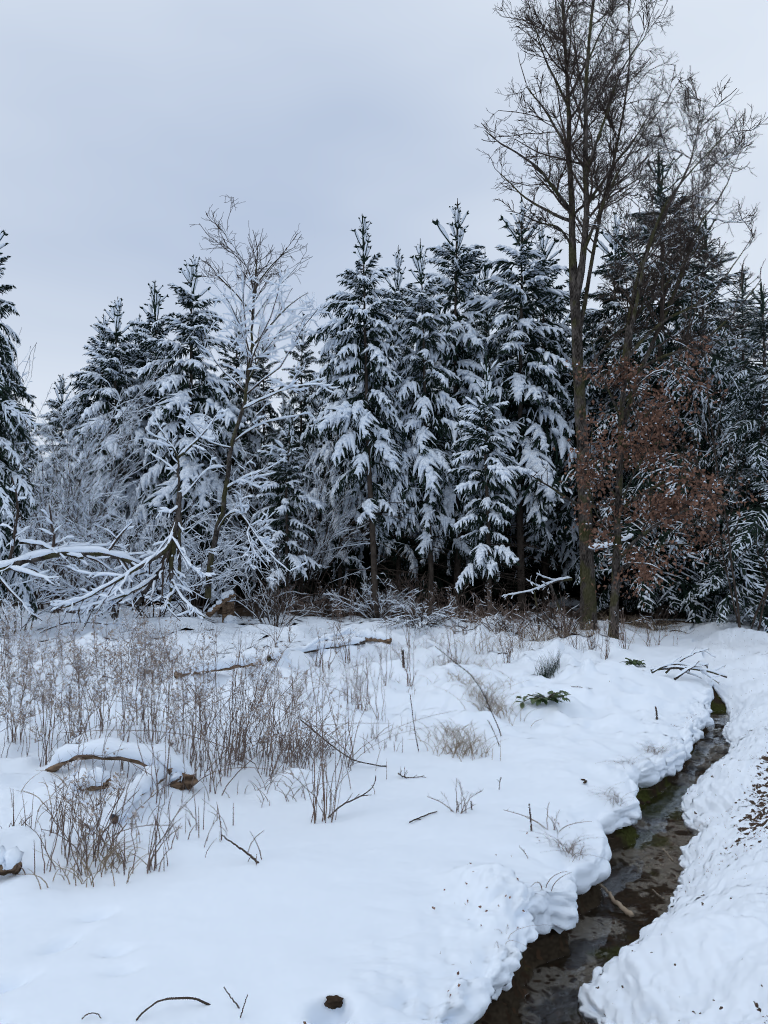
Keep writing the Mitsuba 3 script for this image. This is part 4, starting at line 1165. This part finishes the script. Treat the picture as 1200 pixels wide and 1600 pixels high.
stick([(780, 1166), (770, 1140), (762, 1125)], 'short slanting stem below the long slanting stem', .004, .003, [0, 1, 1], 11)
stick([(654, 1174), (648, 1140), (641, 1085)], 'single straight stalk in the middle of the field', .004, .003, [0, 1, 1], 12)
stick([(737, 1265), (736, 1252)], 'short stub left of the stream bank', .005, .004, [0, 1], 13)
stick([(831, 1300), (829, 1280), (827, 1256)], 'taller stub on the lumpy bank', .006, .004, [0, 1, 1], 14)
stick([(780, 1234), (781, 1222), (782, 1214)], 'tiny sprig on the smooth bank', .003, .002, [0, 1, 1], 15, FORK)
stick([(631, 1048), (630, 1030), (629, 1016)], 'thick dark peg standing in the field', .018, .016, [0, 1, 1], 16)
stick([(1026, 1124), (1026, 1112), (1024, 1104)], 'dark stub at the top of the stream bank', .012, .008, [0, 1, 1], 17)
stick([(128, 1592), (142, 1583), (158, 1591)], 'flat twig at the bottom left edge of the snow', .002, .0014, None, 18)
stick([(880, 1070), (900, 1073), (925, 1076)], 'thin twig pointing right from the green leafy sprig', .004, .003, None, 19)
def in_water(coords, lab, r0, r1, seed, lift=.02):
    pts = []
    for i, (u, v) in enumerate(coords):
        d = ray(u, v); Yw = (EYE[2] - WATER - lift * (i + .3)) / (-d[2] / d[1])
        pts.append(P(u, v, Yw))
    fallen('stream_stick', lab, 'stick', [(np.array(pts), r0, r1)], 650 + seed, 'pale_wood', 0, 0)


bs('pale_wood', {'type': 'diffuse', 'reflectance': proc(lambda p, n, uv: mix(mi.Color3f(0.16, 0.12, 0.085), mi.Color3f(0.42, 0.35, 0.27), fbm(p.x * 30, p.y * 30, p.z * 30, 3)))})
in_water([(988, 1432), (972, 1418), (955, 1402), (945, 1388), (937, 1381)], 'pale stick lying in the stream', .016, .007, 1)
in_water([(1052, 1345), (1044, 1336), (1036, 1327)], 'pale twig caught on the right bank of the stream', .007, .005, 2, .05)
in_water([(1038, 1405), (1028, 1398), (1020, 1390)], 'dark twig at the water edge below the pale twig', .005, .003, 3, .05)

# ------------------------------------------------------------------ dead stalks and grass
def weeds(u, v, n, h, spread, label, seed, fluffy=0.5, lean=.12, key='dead_stalks', r=.0023, snowy=.3, cat='dead plants'):
    """A clump of dead stalks with branching seed heads."""
    rng = np.random.default_rng(seed)
    k = name(key)
    c = G(u, v)
    m = max(1, n // 5)
    rx_, ry_ = rng.normal(0, spread[0], m), rng.normal(0, spread[1], m)
    big = rng.uniform(.55, 1.15, m)
    w_ = rng.integers(0, m, n)
    x = c[0] + rx_[w_] + rng.normal(0, .03, n); y = c[1] + ry_[w_] + rng.normal(0, .03, n)
    ok = x < xl(y) - .25
    x, y, w_ = x[ok], y[ok], w_[ok]; n = len(x)
    z = gz(x, y) - .03
    H = rng.uniform(*h, n) * big[w_] * np.where(rng.random(n) < .2, rng.uniform(.35, .8, n), 1)
    az = rng.uniform(0, 6.283, n); ln = np.abs(rng.normal(0, lean * 2.1, n)) + np.where(rng.random(n) < .10, rng.uniform(.5, 1.3, n), 0)
    K = 8
    t = np.linspace(0, 1, K)[None]
    wob = np.cumsum(rng.normal(0, .016, (n, K, 2)), axis=1) * H[:, None, None]
    pts = np.stack([x[:, None] + np.cos(az)[:, None] * ln[:, None] * H[:, None] * t ** 1.4 + wob[..., 0], y[:, None] + np.sin(az)[:, None] * ln[:, None] * H[:, None] * t ** 1.4 + wob[..., 1],
                    z[:, None] + H[:, None] * t * (1 - .3 * ln[:, None] * t)], -1)
    rad = r * np.linspace(1.25, .55, K)[None] * rng.uniform(.7, 1.3, (n, 1))
    mb, fl, sn = MB(), MB(), MB()
    mb.add(*tubes(pts, rad, 4))
    # side branches in the upper half
    m = rng.integers(7, 17, n) if fluffy > .5 else rng.integers(2, 9, n)
    idx = np.repeat(np.arange(n), m)
    q = rng.uniform(.50, 1.0, len(idx)) ** .8
    s = q * (K - 1) * .999; i0 = s.astype(int); w = (s - i0)[:, None]
    b = pts[idx, i0] * (1 - w) + pts[idx, i0 + 1] * w
    a2 = rng.uniform(0, 6.283, len(idx))
    d2 = norm(np.stack([np.cos(a2), np.sin(a2), rng.uniform(.5, 1.8, len(idx))], -1))
    L2 = H[idx] * rng.uniform(.08, .26, len(idx)) * (1.25 - .6 * q)
    c2 = twig_curve(b, d2, L2, 4, rng.uniform(-.1, .35, len(idx)))
    mb.add(*tubes(c2, np.array([[1, .85, .7, .5]]) * r * .5 * np.ones((len(idx), 1)), 3))
    # seed fluff
    has = rng.random(n) < fluffy
    j = np.where(has[idx])[0]
    if len(j):
        j = np.repeat(j, 11)
        qq = rng.uniform(.2, 1, len(j)) * 2.999
        i0 = qq.astype(int); w = (qq - i0)[:, None]
        cc = c2[j, i0] * (1 - w) + c2[j, i0 + 1] * w + rng.normal(0, .006, (len(j), 3))
        e = rng.normal(0, 1, (len(j), 3, 3)) * rng.uniform(.003, .0075, (len(j), 1, 1))
        v3 = (cc[:, None] + e).reshape(-1, 3)
        fl.add(v3, np.arange(len(v3)).reshape(-1, 3))
        jj = j[rng.random(len(j)) < snowy * .45]
        if len(jj):
            cs = c2[jj, 2] + rng.normal(0, .01, (len(jj), 3))
            oc = np.array([[1, 0, 0], [-1, 0, 0], [0, 1, 0], [0, -1, 0], [0, 0, 1], [0, 0, -1.0]])
            of = np.array([[0, 2, 4], [2, 1, 4], [1, 3, 4], [3, 0, 4], [2, 0, 5], [1, 2, 5], [3, 1, 5], [0, 3, 5]])
            rs = rng.uniform(.004, .010, (len(jj), 1, 1))
            sn.add((cs[:, None] + oc[None] * rs).reshape(-1, 3), (of[None] + 6 * np.arange(len(jj))[:, None, None]).reshape(-1, 3))
    mb.put(f'{k}__stems', 'weed_mat'); tag(f'{k}__stems', kind='stuff')
    if fl.n: fl.put(f'{k}__seed_heads', 'fluff_mat', False); tag(f'{k}__seed_heads', kind='stuff')
    if sn.n: sn.put(f'{k}__snow', 'snow_two'); tag(f'{k}__snow', kind='stuff')
    tag(k, label, cat)


weeds(70, 1190, 44, (.55, 1.0), (.42, .45), 'feathery dead stalks at the left edge behind the curved log', 701, .9)
weeds(120, 1165, 66, (.7, 1.15), (.45, .45), 'dense feathery dead stalks right behind the curved log', 702, .95)
weeds(225, 1175, 46, (.6, 1.05), (.40, .40), 'feathery dead stalks rising right behind the end of the curved log', 703, .8)
weeds(110, 1075, 62, (.6, 1.0), (1.2, .9), 'wide pale stand of frosted dead stalks far left in the clearing', 704, .95, snowy=.6)
weeds(215, 1062, 42, (.5, .85), (.8, .6), 'frosted dead stalks in front of the fallen branch', 705, .9, snowy=.6)
weeds(20, 1060, 40, (.5, .9), (.8, .7), 'frosted dead stalks at the far left edge of the clearing', 706, .95, snowy=.6)
weeds(340, 1220, 64, (.7, 1.05), (.22, .22), 'clump of upright brown stalks right of the curved log', 707, .35, lean=.14)
weeds(395, 1215, 64, (.65, 1.0), (.22, .24), 'brown stalks in the middle of the row right of the curved log', 708, .3, lean=.2)
weeds(455, 1190, 60, (.55, .95), (.20, .26), 'brown stalks at the right end of the row beside the curved log', 709, .3, lean=.22)
weeds(512, 1283, 16, (.55, 1.0), (.028, .03), 'tight bunch of reddish stalks standing alone right of the row', 710, .2, lean=.05)
weeds(115, 1348, 26, (.45, .85), (.12, .10), 'bushy clump of thin stalks below the curved log', 711, .3, lean=.22)
weeds(150, 1330, 22, (.35, .7), (.16, .12), 'thin stalks right beside the bushy clump', 712, .2, lean=.3)
weeds(300, 1330, 8, (.2, .5), (.10, .12), 'few short stalks between the curved log and the dark stick', 713, .1, lean=.25)
weeds(520, 1110, 30, (.5, 1.0), (.35, .4), 'sparse stalks around the snow covered limb', 714, .25)
weeds(590, 1100, 26, (.45, .9), (.40, .5), 'sparse stalks right of the snow covered limb', 715, .2)
weeds(640, 1050, 36, (.4, .8), (.7, .6), 'scattered stalks before the domed bramble bush', 716, .3, r=.0042)
weeds(455, 1020, 30, (.4, .8), (.8, .6), 'scattered stalks beyond the long snow covered log', 717, .4, r=.0042)
weeds(730, 1015, 50, (.35, .75), (.7, .5), 'dry stalks at the forest edge right of the bramble dome', 718, .4, r=.0042)
weeds(480, 965, 80, (.5, 1.1), (1.0, .6), 'brown weeds along the dark forest edge right of the stump', 719, .3, snowy=.5, r=.0042)
weeds(600, 968, 90, (.5, 1.2), (1.0, .5), 'brown weeds under the tall spruce left of centre', 720, .4, snowy=.5, r=.0042)
weeds(740, 975, 80, (.5, 1.2), (1.0, .5), 'brown weeds under the short young spruce', 721, .4, snowy=.5, r=.0042)
weeds(850, 1000, 50, (.4, 1.0), (.8, .4), 'dry weeds left of the foot of the tall bare tree', 722, .3, r=.0042)
weeds(940, 1010, 40, (.3, .7), (.6, .4), 'dry weeds round the foot of the beech', 723, .3, r=.0042)
weeds(1060, 1010, 40, (.3, .7), (.6, .5), 'dry weeds between the beech and the path', 724, .3, r=.0042)
weeds(850, 1310, 14, (.10, .28), (.25, .35), 'few thin stems on the lumpy stream bank', 725, .0, lean=.3, r=.0022)
weeds(900, 1300, 10, (.10, .25), (.12, .3), 'thin stems at the very lip of the stream', 726, .0, lean=.4, r=.0022)


def grass(u, v, n, h, spread, label, seed, mat='straw_mat', key='dry_grass', droop=.8, w=.0065):
    rng = np.random.default_rng(seed)
    n = int(n * .75)
    k = name(key)
    c = G(u, v)
    x = c[0] + rng.normal(0, spread[0], n); y = c[1] + rng.normal(0, spread[1], n)
    ok = x < xl(y) - .1
    x, y = x[ok], y[ok]; n = len(x)
    H = rng.uniform(*h, n); az = rng.uniform(0, 6.283, n)
    K = 6
    t = np.linspace(0, 1, K)[None]
    out = H[:, None] * (.25 * t + droop * rng.uniform(.2, 1, (n, 1)) * t ** 2)
    zz = H[:, None] * (t - .55 * droop * rng.uniform(.3, 1.2, (n, 1)) * t ** 2.2)
    pts = np.stack([x[:, None] + np.cos(az)[:, None] * out, y[:, None] + np.sin(az)[:, None] * out, gz(x, y)[:, None] - .02 + zz], -1)
    MB().add(*tubes(pts, w * np.linspace(1, .3, K)[None] * .5 + 0 * pts[..., 0], 3)).put(f'{k}__blades', mat)
    tag(f'{k}__blades', kind='stuff')
    tag(k, label, 'grass tuft')


grass(722, 1178, 130, (.12, .30), (.10, .10), 'bleached grass tuft at the lower end of the grassy mound', 801)
grass(700, 1150, 70, (.10, .25), (.14, .14), 'sparse bleached grass above the lower tuft', 802)
grass(770, 1112, 160, (.16, .38), (.13, .12), 'brown grass tuft on the right of the grassy mound', 803)
grass(735, 1080, 130, (.15, .35), (.22, .2), 'snowy grass on top of the grassy mound', 804)
grass(730, 1050, 110, (.15, .4), (.25, .2), 'grass tuft behind the grassy mound', 805)
grass(790, 1010, 220, (.2, .5), (.7, .3), 'dry grass strip left of the tall bare tree', 806)
grass(890, 1000, 240, (.2, .5), (.5, .3), 'dry grass at the foot of the tall bare tree', 807)
grass(985, 985, 260, (.2, .5), (.8, .4), 'dry grass behind the beech trunk', 808)
grass(480, 1180, 120, (.15, .4), (.14, .14), 'reddish dry grass among the stalks right of the curved log', 809, 'weed_mat')
grass(440, 1235, 60, (.08, .2), (.18, .1), 'low dry grass half under snow before the stalks', 810, 'weed_mat')
grass(860, 1425, 130, (.10, .26), (.05, .06), 'dark grass hanging from the stream bank at the nearest bulge', 811, 'weed_mat', droop=1.3)
grass(855, 1060, 150, (.18, .36), (.07, .06), 'dark spiky broom tuft behind the green leafy sprig', 812, 'needle_mat', droop=.25)
grass(150, 1365, 80, (.10, .25), (.12, .1), 'pale grass at the foot of the bushy clump of stalks', 813)
grass(110, 1240, 60, (.08, .22), (.2, .1), 'grass blades hanging under the curved log', 814)


rng = np.random.default_rng(66)
n = 9000
y = 4.0 + 13 * rng.random(n) ** 1.2; x = rng.uniform(-.62, .42, n) * y * 1.05
den = meshkit.fbm(np.stack([x * 1.1, y * 1.1, 0 * x], -1), 3, 72)
ok = (x < xl(y) - .3) & (rng.random(n) < np.clip((den - .47) * 5, 0, 1) * np.where(y < 6.5, np.where(x < -.9, .5, .08), 1)) & (x < np.where(y > 11.5, .26, .04) * y)
x, y = x[ok], y[ok]; n = len(x)
H = rng.uniform(.05, .24, n); az = rng.uniform(0, 6.283, n); ln = rng.uniform(0, .8, n)
t = np.linspace(0, 1, 4)[None]
pts = np.stack([x[:, None] + (np.cos(az) * ln * H)[:, None] * t ** 1.5, y[:, None] + (np.sin(az) * ln * H)[:, None] * t ** 1.5, gz(x, y)[:, None] - .01 + H[:, None] * t * (1 - .3 * ln[:, None] * t)], -1)
MB().add(*tubes(pts, np.array([[.0028, .0024, .002, .001]]) * rng.uniform(.7, 1.4, (n, 1)), 3)).put('grass_tips', 'weed_mat')
tag('grass_tips', 'tips of dead grass and twigs poking through the snow all over the clearing', 'grass', kind='stuff')


for q, (u, v, lab) in enumerate([(905, 1335, 'dark grass under the snow lip just above the pale stream stick'), (978, 1272, 'dark grass at the widest bend of the stream bank'), (1005, 1205, 'dark grass under the snow above the bend'),
                                (1036, 1180, 'dark roots and grass on the upper stream bank'), (826, 1510, 'dark grass below the nearest snow bulge')]):
    grass(u - 12, v - 6, 70, (.06, .18), (.05, .06), lab, 840 + q, 'weed_mat', key='bank_grass', droop=1.4, w=.003)
def sprig(u, v, n, R, label, seed, key='leafy_sprig'):
    """An evergreen bramble sprig: a few stems, each leaf a part."""
    rng = np.random.default_rng(seed)
    k = name(key)
    c = G(u, v) + [0, 0, .03]
    st, i = MB(), 0
    for s in range(11):
        az = rng.uniform(0, 6.28)
        p = twig_curve(c[None], norm(np.array([[math.cos(az), .5 * math.sin(az), rng.uniform(.5, 1.2)]])), np.array([R * rng.uniform(.35, 1.15)]), 6, np.array([.5]))
        st.add(*tubes(p, np.linspace(.005, .002, 6)[None], 4))
        for q in np.linspace(.3, 1, max(2, n // 11)):
            b = twig_at(p, min(q, .999))[0]
            for sd in (1, -1):
                ax = norm([math.cos(az) - sd * .9 * math.sin(az) + rng.normal(0, .4), math.sin(az) + sd * .9 * math.cos(az) + rng.normal(0, .4), rng.normal(-.1, .45)])
                side = norm(np.cross(ax, [0, 0, 1.0]) + rng.normal(0, .2, 3)); upv = np.cross(side, ax)
                L = rng.uniform(.055, .095); W = L * .36
                prof = [(0, 0), (.2, .75), (.45, 1), (.7, .75), (1, 0)]
                V = [b + ax * L * a + upv * (-.15 * L * a * a) for a, _ in prof] + [b + ax * L * a + side * W * ww + upv * (.25 * W - .15 * L * a * a) for a, ww in prof[1:4]] + [b + ax * L * a - side * W * ww + upv * (.25 * W - .15 * L * a * a) for a, ww in prof[1:4]]
                F = [[0, 1, 5], [1, 6, 5], [1, 2, 6], [2, 7, 6], [2, 3, 7], [3, 4, 7], [0, 8, 1], [1, 8, 9], [1, 9, 2], [2, 9, 10], [2, 10, 3], [3, 10, 4]]
                MB().add(np.array(V), np.array(F)).put(f'{k}__leaf' + (f'_{i:03d}' if i else ''), 'leaf_green', True)
                i += 1
    st.put(f'{k}__stem', 'twig_mat')
    tag(k, label, 'plant')


sprig(852, 1088, 45, .30, 'green leafy bramble sprig pushing through the snow in the open', 821)
sprig(990, 1042, 30, .30, 'green leafy bramble sprig at the foot of the beech', 822)

# ------------------------------------------------------------------ crumbs, litter, clods
rng = np.random.default_rng(91)
n = 9000
y = rng.uniform(2.6, 10.5, n)
x = xr(y) + rng.exponential(.75, n) + .12
den = meshkit.fbm(np.stack([x * 2.2, y * 2.2, 0 * x], -1), 3, 71)
ok = rng.random(n) < np.clip((den - .58) * 2.5, 0, .35)
x, y = x[ok], y[ok]
m = 700
yy = rng.uniform(4.6, 8.2, m); xx = 2.55 + .62 * (yy - 5.3) + rng.normal(0, .13, m)
x, y = np.concatenate([x, xx]), np.concatenate([y, yy])
ok = x > xr(y) + .08
x, y = x[ok], y[ok]
c = np.stack([x, y, gz(x, y) + .05 + .012], -1)
v, f = leaf_shapes(c, .0085, rng, 0)
MB().add(v, f).put('leaf_litter', 'leaf_brown', False)
tag('leaf_litter', 'crumbs of brown leaves scattered on the trodden snow right of the stream', 'leaf litter', kind='stuff')
n = 5000
y = rng.uniform(2.5, 9.5, n); x = xl(y) - np.abs(rng.normal(0, .26, n)) - .04
den = meshkit.fbm(np.stack([x * 3, y * 3, 0 * x], -1), 3, 75)
ok = rng.random(n) < np.clip((den - .64) * 2, 0, .12)
x, y = x[ok], y[ok]
c = np.stack([x, y, gz(x, y) + .005], -1)
v, f = leaf_shapes(c, .016, rng, 0)
MB().add(v, f).put('bank_litter', 'leaf_brown', False)
tag('bank_litter', 'bits of dead leaf and bark showing in the snow lip left of the stream', 'leaf litter', kind='stuff')
k = name('earth_clod')
hole = G(522, 1566)
MB().add(*blob(hole + [0, 0, .012], [.030, .024, .018], rng, 3, .6, 2.5)).put(k, 'earth_mat')
tag(k, 'dark earth showing in a small hole in the snow at the bottom of the picture', 'earth')
for (u, v, lab, r) in [(1192, 1190, 'dark earth clods at the right edge of the picture above the path', .07), (1000, 1222, 'dark leafy clod under the snow at the stream bank', .04), (912, 1222, 'reddish leaf clump poking from the snow slope', .022)]:
    p = G(u, v)
    k = name('earth_clod')
    for q in range(6):
        MB().add(*blob(p + rng.normal(0, 1, 3) * [r, r, .1 * r] + [0, 0, .005], np.array([r * .5, r * .4, r * .25]) * rng.uniform(.6, 1.1), rng, 3, .6, 3.5)).put(f'{k}__lump' + (f'_{q:03d}' if q else ''), 'earth_mat')
    tag(k, lab, 'earth')
